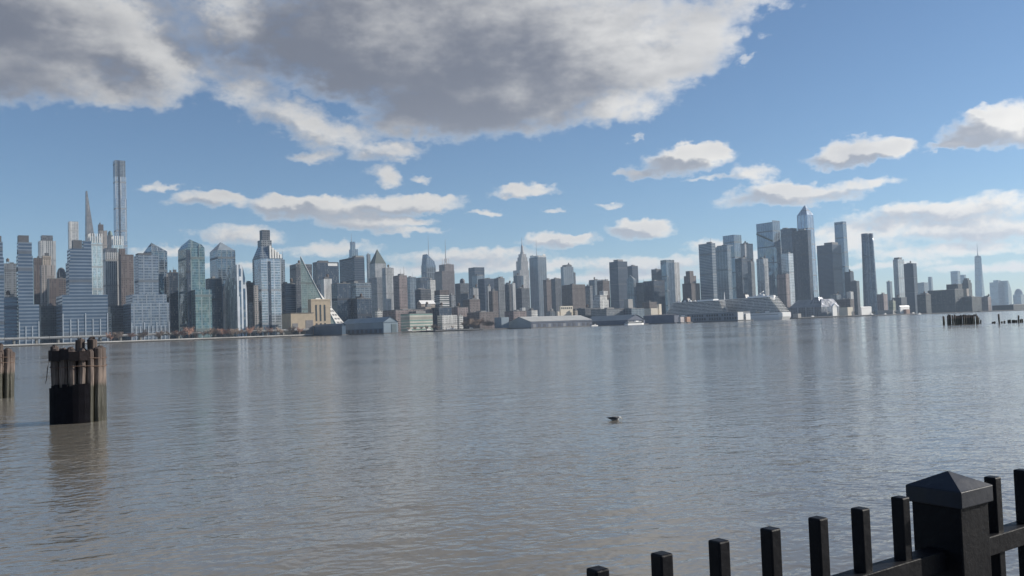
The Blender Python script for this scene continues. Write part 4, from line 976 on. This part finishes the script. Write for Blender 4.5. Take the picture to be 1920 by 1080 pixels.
def boxes_on_quay():
    for (px, py, col, lab) in ((1277, 594, (.50, .44, .42), 'pale container stack at the left end of the cruise terminal'), (1289, 594, (.42, .24, .15), 'rust-orange container stack beside the cruise terminal')):
        C, t, s = foot(px - 5.5, None, px + 5.5, py, 1075, .6)
        root = empty('container_stack', (C.x, C.y, 0), GA); tag(root, lab, 'container')
        h = C.z; n = 4
        for k in range(n): MB().box(.1*(k % 2), t, 0, s, 2 + (h-2)*k/n, 2 + (h-2)*(k+1)/n - .15).build('container', plain('container_paint', col, .6, 0, .25, .3), root)
        MB().box(-2, t + 2, -3, s + 2, -1, 1.9).build('quay', DCONC, root)
boxes_on_quay()
# cruise ships, berthed stern to the river
SHIPW = plain('ship_white', (.84, .83, .81), .35, 0, .05, .05)
SHIPB = plain('ship_pale_blue', (.36, .43, .52), .4, 0, .06, .05)
BALC = facade((.34, .36, .38), (.06, .075, .10), 2.9, 3.2, (.25, .95), (.12, .88), .3, .2, name='balcony_wall')
def ship(label, b, xc, xr, ywater, ytop, L, terraces, seed):
    C, t, s = foot(xc - 5, xc, xr, ywater, b)
    W = inland(xc, ywater, b)
    root = empty('cruise_ship', (W.x, W.y, 0), GA); tag(root, label, 'ship', 'cruise ships berthed at the terminal')
    H = inland(xc, ytop, b).z; hh = H * .31
    def outline(g, y0, taper=1.0): return [(g + 2.5, y0), (t - g - 2.5, y0), (t - g, y0 + 5), (t - g, L - 70), (t * .72, L - 28), (t / 2, L - 2 - g), (t * .28, L - 28), (g, L - 70), (g, y0 + 5)]
    pt = outline(0, 0); pb = outline(1.6, 4.0)
    MB().prism(pb, -2, hh * .42, pt).build('hull', SHIPW, root)
    MB().prism(pt, hh * .42 + .02, hh).build('hull_side', SHIPW, root)
    MB().box(-.15, .3, L*.03, L*.6, hh*.75, hh*.80).build('porthole_strip', DWIN, root)
    n = 10; dh = (H - hh) / n
    for k in range(n):
        y0 = (2.0 + terraces * k); z = hh + dh * k; ins = 1.1 if k < n - 2 else 2.5
        y1 = L - 62 - 3.0 * k
        MB().prism(outline_deck(t, -.3, y0, y1), z + .02, z + .75).build('deck', SHIPW, root)
        MB().prism(outline_deck(t, ins, y0 + terraces + 3.5, y1 - 2), z + .77, z + dh).build('cabin_wall', BALC, root)
    MB().prism(outline_deck(t, -.2, 2 + terraces*n, L - 62 - 3*n), H + .02, H + .8).build('deck', SHIPW, root)
    r = random.Random(seed)
    fy = L * (.33 if seed == 2 else .42)
    MB().frus((t*.3, t*.7, fy, fy + 20), (t*.34, t*.66, fy + 3, fy + 15), H + .8, H + 8).build('funnel', plain('funnel_navy', (.05, .055, .07), .5), root)
    for q in (4, 9): MB().tube([(t*.5, fy + q, H + 7.5), (t*.5, fy + q, H + 12)], [1.1, 1.0], 8).build('exhaust_pipe', plain('exhaust_black', (.02, .02, .02), .6), root)
    MB().box(t*.1, t*.9, L*.12, L*.3, H + .82, H + 3.4).build('sun_deck_house', SHIPW, root)
    if seed == 2:
        MB().tube([(t*.5, 26 + terraces*n*.3, H - 5), (t*.5, 26 + terraces*n*.3, H + 4)], [7, 7], 16).build('stern_lounge', SHIPW, root)
        MB().tube([(t*.5, L*.22, H + 3.3), (t*.5, L*.22, H + 9), (t*.5, L*.22 - 8, H + 12)], [1.6, 1.2, .8], 8).build('deck_crane', SHIPW, root)
    for q in range(4):
        yy = L * (.34 + .06 * q) if seed == 1 else L * (.18 + .02 * q)
        hp = H + (1.5 if seed == 1 else 4)
        md = MB(); rr = r.uniform(2.0, 3.6)
        md.tube([(t*.3, yy, H + .8)] + [(t*.3, yy, hp + rr * math.sin(a)) for a in (0, .4, .8, 1.2, 1.5)], [rr*.6] + [rr * math.cos(a) for a in (0, .4, .8, 1.2, 1.5)], 12)
        md.build('radar_dome', WHITEM, root, smooth=True)
    MB().tube([(t*.5, L*.55, H), (t*.5, L*.55, H + 16)], [1.0, .3], 6).build('mast', SHIPW, root)
    for q in range(6):
        yy = L * (.1 + .085 * q)
        MB().box(-2.0, -.2, yy, yy + 9, hh + .9, hh + 3.2).build('lifeboat', plain('lifeboat_paint', (.50, .40, .30), .5) if q % 2 else SHIPW, root)
def outline_deck(t, g, y0, y1): return [(g + 2, y0), (t - g - 2, y0), (t - g, y0 + 4), (t - g, y1 - 12), (t*.7, y1), (t*.3, y1), (g, y1 - 12), (g, y0 + 4)]
ship('white cruise ship with a sunlit stepped stern facing the river', 1052, 1466, 1485, 598.5, 556, 270, 2.6, 2)
ship('grey-looking cruise ship partly hidden behind the terminal building', 1150, 1358, 1371, 601, 563, 230, 1.0, 1)
B('pier_block', 'low grey pier building just right of the ship stern', 1180, [('wall', 1486, 1496, 1502, 588, CONC)], plant=False)
# convention hall: low faceted dark glass
def hall():
    b = 1400
    C, t, s = foot(1479, 1540, 1574, 575, b)
    root = empty('convention_hall', (C.x, C.y, GZ), GA); tag(root, 'long low convention hall of dark faceted glass right of the ships', 'building')
    h = C.z - GZ; hz = inland(1520, 562, b + 60).z - GZ
    G = facade((.20, .21, .23), (.12, .13, .16), 5, 5, (.08, 1), (.08, 1), .5, .2, .05, name='hall_glass')
    MB().box(0, t, 0, s, 0, h).build('wall', G, root)
    MB().frus((0, t, 0, s), (t*.25, t*.9, s*.12, s*.85), h + .03, hz).build('roof', G, root)
    MB().frus((t*.1, t*.5, s*.1, s*.4), (t*.2, t*.4, s*.18, s*.32), hz * .75, hz + 5).build('pavilion', G, root)
    MB().box(-14, t * .9, -26, -.1, 0, h * .42).build('front_canopy', plain('canopy', (.14, .15, .16), .6), root)
hall()
B('grey_block', 'small grey block behind the right end of the convention hall', 1560, [('wall', 1556, None, 1577, 553, GREYGL)])
B('tan_block', 'brown block with a sunlit right face right of the convention hall', 1440, [('wall', 1566, 1594, 1601, 561, DBROWN)])
B('tan_block', 'cream shed below the brown sunlit-faced block', 1340, [('wall', 1573, 1589, 1599, 576, CREAM)], plant=False)
r_ = shed('white_tent', 'small white gabled tent at the right end of the convention hall', 1345, 1559, 1561, 1569, 575, 569, WHITEM, WHITEM, 'y', False, 'tent')
B('lilac_block', 'pale lilac block at the foot of the slim blue tower', 1500, [('wall', 1587, None, 1600, 547, WHITEP)])
r_ = shed('white_shed', 'bright white long shed below the lobed tower', 1330, 1612, 1615, 1634, 577, 575, WHITEM, WHITEM, 'x', False)
B('brick_block', 'rose brick block right of the lobed tower', 1480, [('wall', 1644, None, 1664, 552, PINK)])
B('green_block', 'dull green small block right of the rose brick block', 1420, [('wall', 1666, None, 1679, 564, facade((.30, .33, .25), (.12, .14, .12), 3.6, 3, (.3, .9), (.2, .8), .2, name='olive_block'))])
B('tan_block', 'low olive-grey waterfront shed beneath the lobed tower', 1335, [('wall', 1645, None, 1692, 581, CONC)], plant=False)
r_ = shed('white_shed', 'white shed with a red base below the dark slab on the far right', 1330, 1685, 1688, 1705, 576, 573, WHITEM, WHITEM, 'x', False)
B('brick_block', 'small red-brown block under the far right white shed', 1322, [('wall', 1688, None, 1706, 580, BRICKP)], plant=False)
# piers: long platforms standing in the water
def pier(label, b0, b1, px0, px1, z=1.8):
    a0, a1 = shore_a(px0, b0), shore_a(px1, b0)
    root = empty('pier', ab(a0, b0, 0), GA); tag(root, label, 'pier')
    L = a1 - a0; W = b1 - b0
    MB().box(0, L, 0, W, z - .9, z).build('deck', plain('pier_deck_top', (.17, .165, .155), .9), root)
    n = max(4, int(L / 9))
    for k in range(n): MB().tube([((k + .5) * L / n, .6, -1.5), ((k + .5) * L / n, .6, z - .9)], [.5, .5], 6).build('pile', DCONC, root)
    MB().box(0, L, -.25, 0, z - 1.3, z + .5).build('fender_beam', DCONC, root)
pier('dark pier platform in front of the white gridded office', 1255, 1319, 816, 908, 2.6)
pier('low pier platform between the dark navy shed and tour boat', 1150, 1319, 905, 950, 1.6)
pier('pier platform right of the ship stern below the convention hall', 1240, 1319, 1490, 1640, 2.8)
pier('long low pier below the far right white shed', 1225, 1319, 1640, 1725, 2.2)
pier('low dark pier at the right edge of the picture', 1290, 1319, 1840, 1990, 2.4)
# tour boat
def boat(label, b, px0, px1, py, h, name='tour_boat'):
    A = inland(px0, py, b); Z = inland(px1, py, b); a = shore_a(px0, b)
    L = (Z.xy - A.xy).length * 1.0
    root = empty(name, (A.x, A.y, 0), math.atan2(Z.y - A.y, Z.x - A.x)); tag(root, label, 'boat', 'boats moored along the far shore')
    w = L * .22
    MB().prism([(0, -w/2), (L*.8, -w/2), (L, 0), (L*.8, w/2), (0, w/2)], -.3, h*.4).build('hull', SHIPW, root)
    MB().box(L*.06, L*.78, -w*.42, w*.42, h*.4 + .02, h*.72).build('cabin', WBAND, root)
    MB().box(L*.04, L*.80, -w*.46, w*.46, h*.72 + .02, h*.78).build('upper_deck', SHIPW, root)
    MB().box(L*.5, L*.66, -w*.25, w*.25, h*.78 + .02, h).build('wheelhouse', SHIPW, root)
boat('white two-deck tour boat moored at the gabled pier shed', 1130, 1174, 1207, 607, 7)
boat('small white boat moored left of the tour boat', 1190, 1108, 1121, 609, 3.5)
boat('small white launch near the pier below the far right shed', 1215, 1721, 1727, 588, 4)
# lamp-like white tanks and parked things are left to the low blocks; bare waterfront trees
BARK = plain('bare_bark', (.12, .095, .08), .9, 0, .25, 1.5)
TWIG = plain('bare_twigs', (.23, .175, .14), .9, 0, .35, .5)
TWIGR = plain('rust_twigs', (.27, .15, .11), .9, 0, .35, .5)
SHRUB = plain('dull_evergreen', (.05, .062, .042), .9, 0, .4, .5)
def tree(px, b, h, label, mat=TWIG, seed=0, spread=.33, group='bare trees along the far shore'):
    r = random.Random(seed)
    A = inland(px, 610, b)
    root = empty('bare_tree', (A.x, A.y, GZ - .2), r.uniform(0, 6)); tag(root, label, 'tree', group)
    tm = MB(); tm.tube([(0, 0, 0), (.1, 0, h*.3), (r.uniform(-.3, .3), .2, h*.62)], [h*.022, h*.016, h*.007], 6)
    ends = []
    for k in range(9):
        a = k * 2.4 + r.random(); z0 = h * r.uniform(.22, .5); z1 = z0 + h * r.uniform(.2, .4); rr = h * spread * r.uniform(.5, .95)
        e = (rr*math.cos(a), rr*math.sin(a), z1); ends.append(((0, 0, z0), e))
        tm.tube([(0, 0, z0), (e[0]*.5, e[1]*.5, (z0+z1)/2 + h*.03), e], [h*.010, h*.006, h*.003], 4)
    tm.build('trunk', BARK, root)
    vs, fs = [], []
    for k in range(520):
        p0, p1 = r.choice(ends); f = r.uniform(.35, 1.05)
        c = Vector(p0).lerp(Vector(p1), f) + Vector((r.gauss(0, 1), r.gauss(0, 1), r.gauss(0, .8))) * h * .06
        d = Vector((c.x*.5 + r.gauss(0, .5)*h*.1, c.y*.5 + r.gauss(0, .5)*h*.1, h*.35)).normalized()
        d = (d + Vector((r.gauss(0, .5), r.gauss(0, .5), r.gauss(0, .4)))).normalized() * h * r.uniform(.05, .13)
        w = d.orthogonal().normalized() * h * .016
        i = len(vs); vs += [c - w, c + w, c + d]; fs.append((i, i+1, i+2))
    mesh_obj('crown', vs, fs, mat, root)
names = ['rust-brown bare tree, the widest on the left shore, below the teal tower', ]
tree(354, 1312, 23, names[0], TWIGR, 1, .5)
left = [(206, 'between widest banded tower and pale stepped tower'), (222, 'at the left corner of the pale stepped tower'), (300, 'below the right end of the pale stepped tower'), (330, 'left of the rust-brown widest tree'),
        (382, 'right of the rust-brown widest tree'), (404, 'below the hipped blue tower'), (424, 'below the left side of the curved striped tower'), (441, 'below the middle of the curved striped tower'), (458, 'right of the curved striped tower'),
        (505, 'below the shouldered tower'), (546, 'in front of the powerhouse wing')]
left += [(214, 'just left of the pale stepped tower corner'), (246, 'below the left half of the pale stepped tower'), (268, 'below the middle of the pale stepped tower'), (318, 'at the right foot of the pale stepped tower'), (342, 'touching the left side of the widest rust-brown tree'),
         (366, 'touching the right side of the widest rust-brown tree'), (394, 'below the gap between teal and hipped towers'), (414, 'below the dark glass block'), (432, 'under the left stripe of the curved tower'), (449, 'under the right stripe of the curved tower'), (468, 'below the dark low block'),
         (486, 'at the left foot of the shouldered tower'), (524, 'at the right foot of the shouldered tower'), (562, 'before the powerhouse corner')]
for k, (px, wh) in enumerate(left):
    tree(px, 1316 + (k % 3), 14 + 4 * ((k * 7) % 4) / 3, 'bare brown tree on the left shore ' + wh, TWIGR if k % 3 == 0 else TWIG, 10 + k, .42)
mid = [(800, 10, 'small bare tree in front of the green-banded garage'), (812, 12, 'bare tree at the right end of the green-banded garage'), (870, 17, 'bare tree at the right of the white gridded office'), (880, 21, 'tall bare tree, second from the white gridded office'),
       (889, 25, 'tallest bare tree of the clump right of the white gridded office'), (899, 23, 'tall bare tree right of the tallest one in the clump'), (909, 18, 'bare tree in the right half of the clump at centre left'), (921, 15, 'bare tree at the right end of the clump at centre left'), (934, 12, 'small bare tree left of the blue-grey low block'),
       (766, 9, 'small bare tree at the left end of the green-banded garage'), (778, 10, 'small bare tree, second from the left before the green-banded garage'), (790, 9, 'small bare tree in the middle before the green-banded garage'), (822, 10, 'bare tree at the left corner of the white gridded office'), (848, 9, 'small bare tree before the right half of the white gridded office'), (875, 19, 'bare tree in the left part of the clump at centre left'), (894, 22, 'tall bare tree in the middle of the clump at centre left'), (915, 16, 'bare tree third from the right of the clump at centre left'), (928, 13, 'bare tree second from the right of the clump at centre left')]
for k, (px, h, lab) in enumerate(mid): tree(px, 1312 + 2*(k % 3), h, lab, TWIG, 40 + k, .4)
for k, (px, h, lab) in enumerate([(1606, 12, 'dark evergreen-looking tree left of the white long shed'), (1640, 11, 'dull green tree right of the white long shed'), (1672, 9, 'dull green tree before the small green block'), (1681, 10, 'dull green tree left of the far right white shed')]):
    tree(px, 1324, h, lab, SHRUB, 70 + k, .5, 'dull green trees on the far right shore')

# service trucks and tanks along the quays
def truck(px, py, b, lab, ang=0.0, L=9.0):
    A = inland(px, py, b)
    root = empty('parked_truck', (A.x, A.y, GZ + .02), GA + ang); tag(root, lab, 'truck', 'trucks parked along the far shore')
    MB().box(0, L*.72, 0, 2.6, .9, 3.7).build('cargo_box', WHITEM, root)
    MB().frus((L*.74, L, .1, 2.5), (L*.76, L*.93, .15, 2.45), .7, 2.9).build('cab', SHIPW, root)
    for x in (.12, .55, .86):
        for y in (.05, 2.35): MB().tube([(L*x, y, .5), (L*x, y + .25, .5)], [.5, .5], 10).build('wheel', DCONC, root)
for (px, b, lab, L) in ((800, 1322, 'white truck below the right end of the green-banded garage', 8), (838, 1322, 'long white trailer truck in front of the white gridded office', 16), (881, 1320, 'white truck under the clump of bare trees', 7), (728, 1323, 'white truck at the pale end wall of the blue-grey pier shed', 8),
                        (765, 1322, 'white truck left of the small bare trees by the garage', 8), (1523, 1322, 'white truck in front of the convention hall', 10), (1635, 1322, 'white truck just right of the white long shed', 9), (1660, 1321, 'white truck below the rose brick block on the right', 8), (1713, 1321, 'white truck right of the far right white shed', 9)):
    truck(px, 612, b, lab, 0, L)

# ------------------------------------------------------------------ things in the water near the camera
def pile_material():
    m, T, b = principled('weathered_pile')
    geo = T.new('ShaderNodeNewGeometry'); tc = T.new('ShaderNodeTexCoord')
    _, _, z = T.sep(geo.outputs['Position'])
    grainp = T.v('MULTIPLY', tc.outputs['Object'], (14, 14, 1.2))
    gr = T.noise(grainp, 1.0, 5, .6)
    edge = T.m('MULTIPLY_ADD', T.noise(T.v('MULTIPLY', geo.outputs['Position'], (3, 3, 1)), 1.0, 3, .6), .60, -.30)
    zz = T.m('ADD', z, edge)
    wood = T.mix(T.lin(gr, .3, .7), (.028, .022, .021), (.095, .070, .060))
    salt = T.mix(T.lin(gr, .35, .65), (.05, .040, .036), (.19, .150, .128))
    up = T.mix(T.step(zz, 3.35, 2.1), wood, salt)
    wet = T.mix(gr, (.010, .010, .008), (.045, .042, .024))
    T.put(b.inputs['Base Color'], T.mix(T.step(zz, 1.98, 1.76), up, wet))
    T.put(b.inputs['Roughness'], T.lin(T.step(zz, 1.9, 1.8), 0, 1, .85, .45))
    bn = T.new('ShaderNodeBump'); bn.inputs['Distance'].default_value = .03
    T.put(bn.inputs['Height'], gr); T.l.new(bn.outputs[0], b.inputs['Normal'])
    return m
PILE = pile_material()
WALE = plain('dark_timber', (.026, .021, .022), .9, 0, .4, 4, .02, .2)
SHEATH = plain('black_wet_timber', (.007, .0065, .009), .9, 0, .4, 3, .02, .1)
IRON = plain('rusty_iron', (.09, .055, .04), .8, 0, .4, 6)
def pile(root, x, y, r0, top, rr, lean=(0, 0), name='pile'):
    n = 9; pts, rad = [], []
    for k in range(6):
        f = k / 5; pts.append((x + lean[0]*f + rr.gauss(0, .012), y + lean[1]*f + rr.gauss(0, .012), -1.2 + (top + 1.2) * f)); rad.append(r0 * (1 + rr.uniform(-.07, .07)))
    pts.append((pts[-1][0] + rr.uniform(-.05, .05), pts[-1][1] + rr.uniform(-.05, .05), top + rr.uniform(.03, .10))); rad.append(r0 * rr.uniform(.55, .85))
    return MB().tube(pts, rad, n).build(name, PILE, root, smooth=False)
def dolphin(cx, cy, w, top, label, seed, kings=((.05, .3), (.62, .25)), sheath=True):
    """round cluster of timber piles with a dark timber skirt on its shaded side; local x runs to the right of the line of sight"""
    rr = random.Random(seed)
    root = empty('mooring_dolphin', (cx, cy, 0), math.atan2(-cx, cy)); tag(root, label, 'dolphin', 'timber pile dolphins on the left')
    R0 = w / 2 - .17; n = 17
    for k in range(n):
        a = 2*math.pi*k/n + rr.uniform(-.04, .04)
        x, y = R0*math.cos(a), R0*.92*math.sin(a)
        pile(root, x*.985, y*.985, rr.uniform(.165, .20), top - rr.uniform(-.05, .34), rr, (x*.05 + rr.gauss(0, .03), y*.05))
    for k in range(6):
        a = k*math.pi/3; pile(root, R0*.5*math.cos(a), R0*.5*math.sin(a), .18, top - .15 - rr.uniform(0, .15), rr)
    for (kx, ky) in kings:
        pile(root, kx, ky, .235, top + .36, rr, name='king_pile')
    # wale timbers round the head on the left, iron bands on the right
    m = 9
    for k in range(m):
        a = math.pi*.62 + k*(math.pi*1.0)/m; a2 = a + math.pi*.98/m
        rw = R0 + .30
        p = [(rw*math.cos(q), rw*.94*math.sin(q)) for q in (a, a2)]; pi_ = [((rw-.24)*math.cos(q), (rw-.24)*.94*math.sin(q)) for q in (a2, a)]
        z = top - .62 + rr.uniform(-.04, .04)
        MB().prism(p + pi_, z, z + .5 + rr.uniform(-.05, .05)).build('wale_timber', WALE, root)
    for z in (top - .55, top - .95):
        ring = [((R0+.215)*math.cos(a), (R0+.215)*.93*math.sin(a), z + .03*math.sin(3*a)) for a in [2*math.pi*q/40 for q in range(41)]]
        MB().tube(ring, [.022]*41, 5).build('iron_band', IRON, root)
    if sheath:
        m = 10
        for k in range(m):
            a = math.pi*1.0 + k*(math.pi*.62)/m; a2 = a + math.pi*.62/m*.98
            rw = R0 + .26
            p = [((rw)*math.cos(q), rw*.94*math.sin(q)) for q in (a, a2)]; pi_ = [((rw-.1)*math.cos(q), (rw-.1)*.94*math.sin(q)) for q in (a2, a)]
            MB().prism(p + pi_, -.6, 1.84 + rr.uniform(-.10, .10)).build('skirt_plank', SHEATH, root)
    rope = [(-R0 - .22, -.2, top - .55), (-R0 - .32, -.25, top - 1.0), (-R0 - .36, -.25, top - 1.5), (-R0 - .42, -.22, top - 1.75)]
    MB().tube(rope, [.025, .022, .02, .012], 5).build('frayed_rope', WALE, root)
p = ray(149, 794); k = -EYE / p.z * 1.026
dolphin(p.x*k, p.y*k, 2.48, 3.72, 'large timber pile dolphin with a black skirt standing in the water at left', 3)
p = ray(-16, 749); k = -EYE / p.z * 1.018
dolphin(p.x*k, p.y*k, 2.9, 3.60, 'timber pile dolphin cut by the left edge of the picture', 5, ((.55, .2),), False)

# ruined pier clusters on the right
def ruin():
    rr = random.Random(11)
    def at(px, py): d = ray(px, py); k = -EYE / d.z; return Vector((d.x*k, d.y*k, 0))
    c = at(1806, 609)
    root = empty('ruined_pier', (c.x, c.y, 0)); tag(root, 'ruined pier of close-set dark piles standing in the water on the right', 'pier')
    for k in range(24):
        px = 1778 + 55 * k / 23 + rr.uniform(-.8, .8)
        q = at(px, 609.6 - (px - 1778) * .04) ; q = q - c
        pile(root, q.x, q.y + rr.uniform(-.2, .2), rr.uniform(.17, .26), 2.75 + rr.uniform(-.35, .35), rr, (rr.uniform(-.1, .1), 0))
        if k % 2 == 0: pile(root, q.x + .4, q.y + rr.uniform(2.5, 5), .2, 2.7 + rr.uniform(-.3, .2), rr)
    for k in range(4):
        px = 1833 + k * 1.7; q = at(px, 607) - c
        pile(root, q.x, q.y, .19, 2.2 - .35*k, rr, (rr.uniform(-.3, .3), 0))
    a, b = at(1796, 608.8) - c, at(1830, 607.4) - c
    MB().poly([(a.x, a.y - .3, 2.35), (b.x, b.y - .3, 2.35), (b.x, b.y - .3, 2.75), (a.x, a.y - .3, 2.75), (a.x, a.y + .1, 2.35), (b.x, b.y + .1, 2.35), (b.x, b.y + .1, 2.75), (a.x, a.y + .1, 2.75)],
              [(0, 1, 2, 3), (7, 6, 5, 4), (3, 2, 6, 7), (0, 4, 5, 1), (0, 3, 7, 4), (1, 5, 6, 2)]).build('cap_beam', WALE, root)
    spots = [(1861.5, 606.5, .45, 'leftmost low pile stump right of the ruined pier'), (1865, 606.5, .5, 'second low pile stump right of the ruined pier'), (1873.5, 607, 2.7, 'tall lone pile standing right of the ruined pier'), (1878.5, 606, .5, 'low stump right beside the tall lone pile'), (1883.5, 606, .65, 'low stump second right of the tall lone pile'),
             (1891, 605.5, .85, 'stump at the left end of the broken row near the right edge'), (1894, 605.5, .9, 'second stump of the broken row near the right edge'), (1899, 605.3, .8, 'third stump of the broken row near the right edge'), (1902, 605.2, .8, 'stump left of the slim short post near the right edge'),
             (1906, 605, .7, 'stump just left under the slim short post'), (1910.3, 605, 2.1, 'slim short post near the right edge'), (1914, 604.8, .9, 'stump right of the slim short post'), (1917, 604.6, 1.0, 'last stump at the right edge of the picture')]
    for (px, py, top, lab) in spots:
        q = at(px, py)
        o = pile(None, 0, 0, .24 if top > 1.5 else .28, top, rr)
        o.name = 'timber_pile'; o.location = (q.x, q.y, 0); tag(o, lab, 'pile', 'broken pier piles on the right')
ruin()

# ------------------------------------------------------------------ gull
def gull():
    d = ray(1153, 788); k = -EYE / d.z
    root = empty('gull', (d.x*k, d.y*k, -.02), R(6)); tag(root, 'dark-backed gull floating on the water with its head lowered', 'bird')
    sec = [(-.30, .0, .115, .008, .006), (-.25, 0, .105, .035, .014), (-.18, 0, .095, .062, .040), (-.08, 0, .075, .088, .072), (.03, 0, .07, .095, .085), (.11, 0, .08, .080, .078), (.165, 0, .105, .052, .055),
           (.195, 0, .125, .038, .042), (.222, 0, .128, .036, .038), (.248, 0, .112, .030, .032), (.266, 0, .092, .014, .016)]
    n = 14; vs, fs = [], []
    for (x, y, z, a, b) in sec:
        for j in range(n):
            t = 2*math.pi*j/n; vs.append((x, y + a*math.cos(t), z + b*math.sin(t)))
    for i in range(len(sec) - 1):
        for j in range(n): fs.append((i*n + j, i*n + (j+1) % n, (i+1)*n + (j+1) % n, (i+1)*n + j))
    fs.append(tuple(range(n))[::-1]); fs.append(tuple((len(sec)-1)*n + j for j in range(n)))
    WH = plain('gull_white', (.72, .72, .70), .7, 0, .05, 8); DK = plain('gull_slate', (.035, .040, .048), .7, 0, .2, 9)
    GR = plain('gull_flank', (.22, .21, .21), .7, 0, .2, 9)
    o = mesh_obj('body', vs, fs, WH, root, smooth=True)
    o.data.materials.append(DK); o.data.materials.append(GR)
    for p in o.data.polygons:
        c = p.center
        if c.x < .15 and c.z > .085: p.material_index = 1
        elif c.x < .10: p.material_index = 2
    for s in (-1, 1):
        w = []
        sec2 = [(.12, .060, .105, .006, .02), (.07, .088, .108, .018, .045), (-.03, .092, .112, .020, .050), (-.14, .068, .125, .014, .036), (-.24, .035, .140, .008, .018), (-.345, .018, .158, .003, .006)]
        wf = []
        for (x, y, z, a, b) in sec2:
            for j in range(8):
                t = 2*math.pi*j/8; w.append((x, s*(y + a*math.cos(t)), z + b*math.sin(t)))
        for i in range(len(sec2) - 1):
            for j in range(8): wf.append((i*8 + j, i*8 + (j+1) % 8, (i+1)*8 + (j+1) % 8, (i+1)*8 + j))
        mesh_obj('wing', w, wf, DK, root, smooth=True)
    MB().tube([(.262, 0, .093), (.292, 0, .070), (.312, 0, .046)], [.012, .009, .003], 6).build('bill', plain('gull_bill', (.42, .33, .10), .5), root)
    for s in (-1, 1): MB().tube([(.245, s*.026, .122), (.245, s*.031, .122)], [.005, .005], 6).build('eye', DK, root)
gull()

# ------------------------------------------------------------------ railing in the right foreground
def paint():
    m, T, b = principled('black_rail_paint')
    tc = T.new('ShaderNodeTexCoord'); n = T.noise(tc.outputs['Object'], 9, 6, .65)
    chips = T.step(n, .60, .70)
    T.put(b.inputs['Base Color'], T.mix(chips, (.0045, .005, .0075), (.009, .0095, .013)))
    T.put(b.inputs['Roughness'], T.lin(n, .3, .7, .38, .62))
    b.inputs['Specular IOR Level'].default_value = .14
    bn = T.new('ShaderNodeBump'); bn.inputs['Distance'].default_value = .0015
    T.put(bn.inputs['Height'], T.noise(tc.outputs['Object'], 60, 4, .6)); T.l.new(bn.outputs[0], b.inputs['Normal'])
    return m
RAIL = paint()
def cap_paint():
    m, T, b = principled('worn_highlight_cap_paint')
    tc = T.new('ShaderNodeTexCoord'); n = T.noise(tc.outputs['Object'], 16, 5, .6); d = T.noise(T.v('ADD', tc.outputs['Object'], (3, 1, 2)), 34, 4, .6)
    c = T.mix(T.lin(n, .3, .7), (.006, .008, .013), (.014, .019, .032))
    c = T.mix(T.step(d, .66, .73), c, (.06, .06, .066))  # pale specks in the colour: worn paint, also imitating the cap's edge highlight
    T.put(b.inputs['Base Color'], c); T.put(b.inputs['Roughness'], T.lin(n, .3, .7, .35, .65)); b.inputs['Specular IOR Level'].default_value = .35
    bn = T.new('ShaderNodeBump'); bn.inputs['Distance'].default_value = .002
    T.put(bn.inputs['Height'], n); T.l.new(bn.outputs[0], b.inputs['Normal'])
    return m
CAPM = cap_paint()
def bevel(o, w):
    md = o.modifiers.new('edge', 'BEVEL'); md.width = w; md.segments = 2; md.limit_method = 'ANGLE'
def fence():
    c = Vector((.5738, 1.6257)); u = Vector((.8315, .5555))
    ang = math.atan2(u.y, u.x)
    o0 = c
    root = empty('railing', (o0.x, o0.y, 2.4), ang); tag(root, 'black painted metal picket railing in the right foreground', 'railing')
    H = 4.0 - .36 - 2.4                       # picket height above the promenade
    S = [-.555 - .1262 * k for k in range(9, 0, -1)] + [-.555, -.427, -.300, -.174, -.046, .078, .206, .547, .671, .797, .923, 1.05, 1.176, 1.30, 1.43]
    hw = .0128
    for k, sx in enumerate(S):
        jt = random.Random(k).uniform(-.002, .002)
        o = MB().box(sx - hw, sx + hw, -hw, hw, .10, H + jt).build('picket', RAIL, root); bevel(o, .003)
    px = .377; pw = .052
    # rails run between pickets and stop at the post
    for (z0, z1) in ((H - .158, H - .118), (.12, .16)):
        for (xa, xb) in ((-1.75, px - pw + .002), (px + pw - .002, 1.6)):
            o = MB().box(xa, xb, -.02, .02, z0, z1).build('rail', RAIL, root); bevel(o, .002)
    o = MB().box(px - pw, px + pw, -pw, pw, 0, H - .014).build('post', RAIL, root); bevel(o, .003)
    cw = .0595
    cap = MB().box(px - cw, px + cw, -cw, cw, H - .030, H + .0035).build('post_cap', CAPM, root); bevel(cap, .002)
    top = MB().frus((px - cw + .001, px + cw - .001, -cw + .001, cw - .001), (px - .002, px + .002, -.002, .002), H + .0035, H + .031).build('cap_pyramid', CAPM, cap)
    MB().box(px - .07, px + .07, -.07, .07, 0, .012).build('base_plate', RAIL, root)
fence()
for o in bpy.data.objects:
    if o.parent is None and o.get('category') and not o.get('kind'): o['kind'] = 'thing'
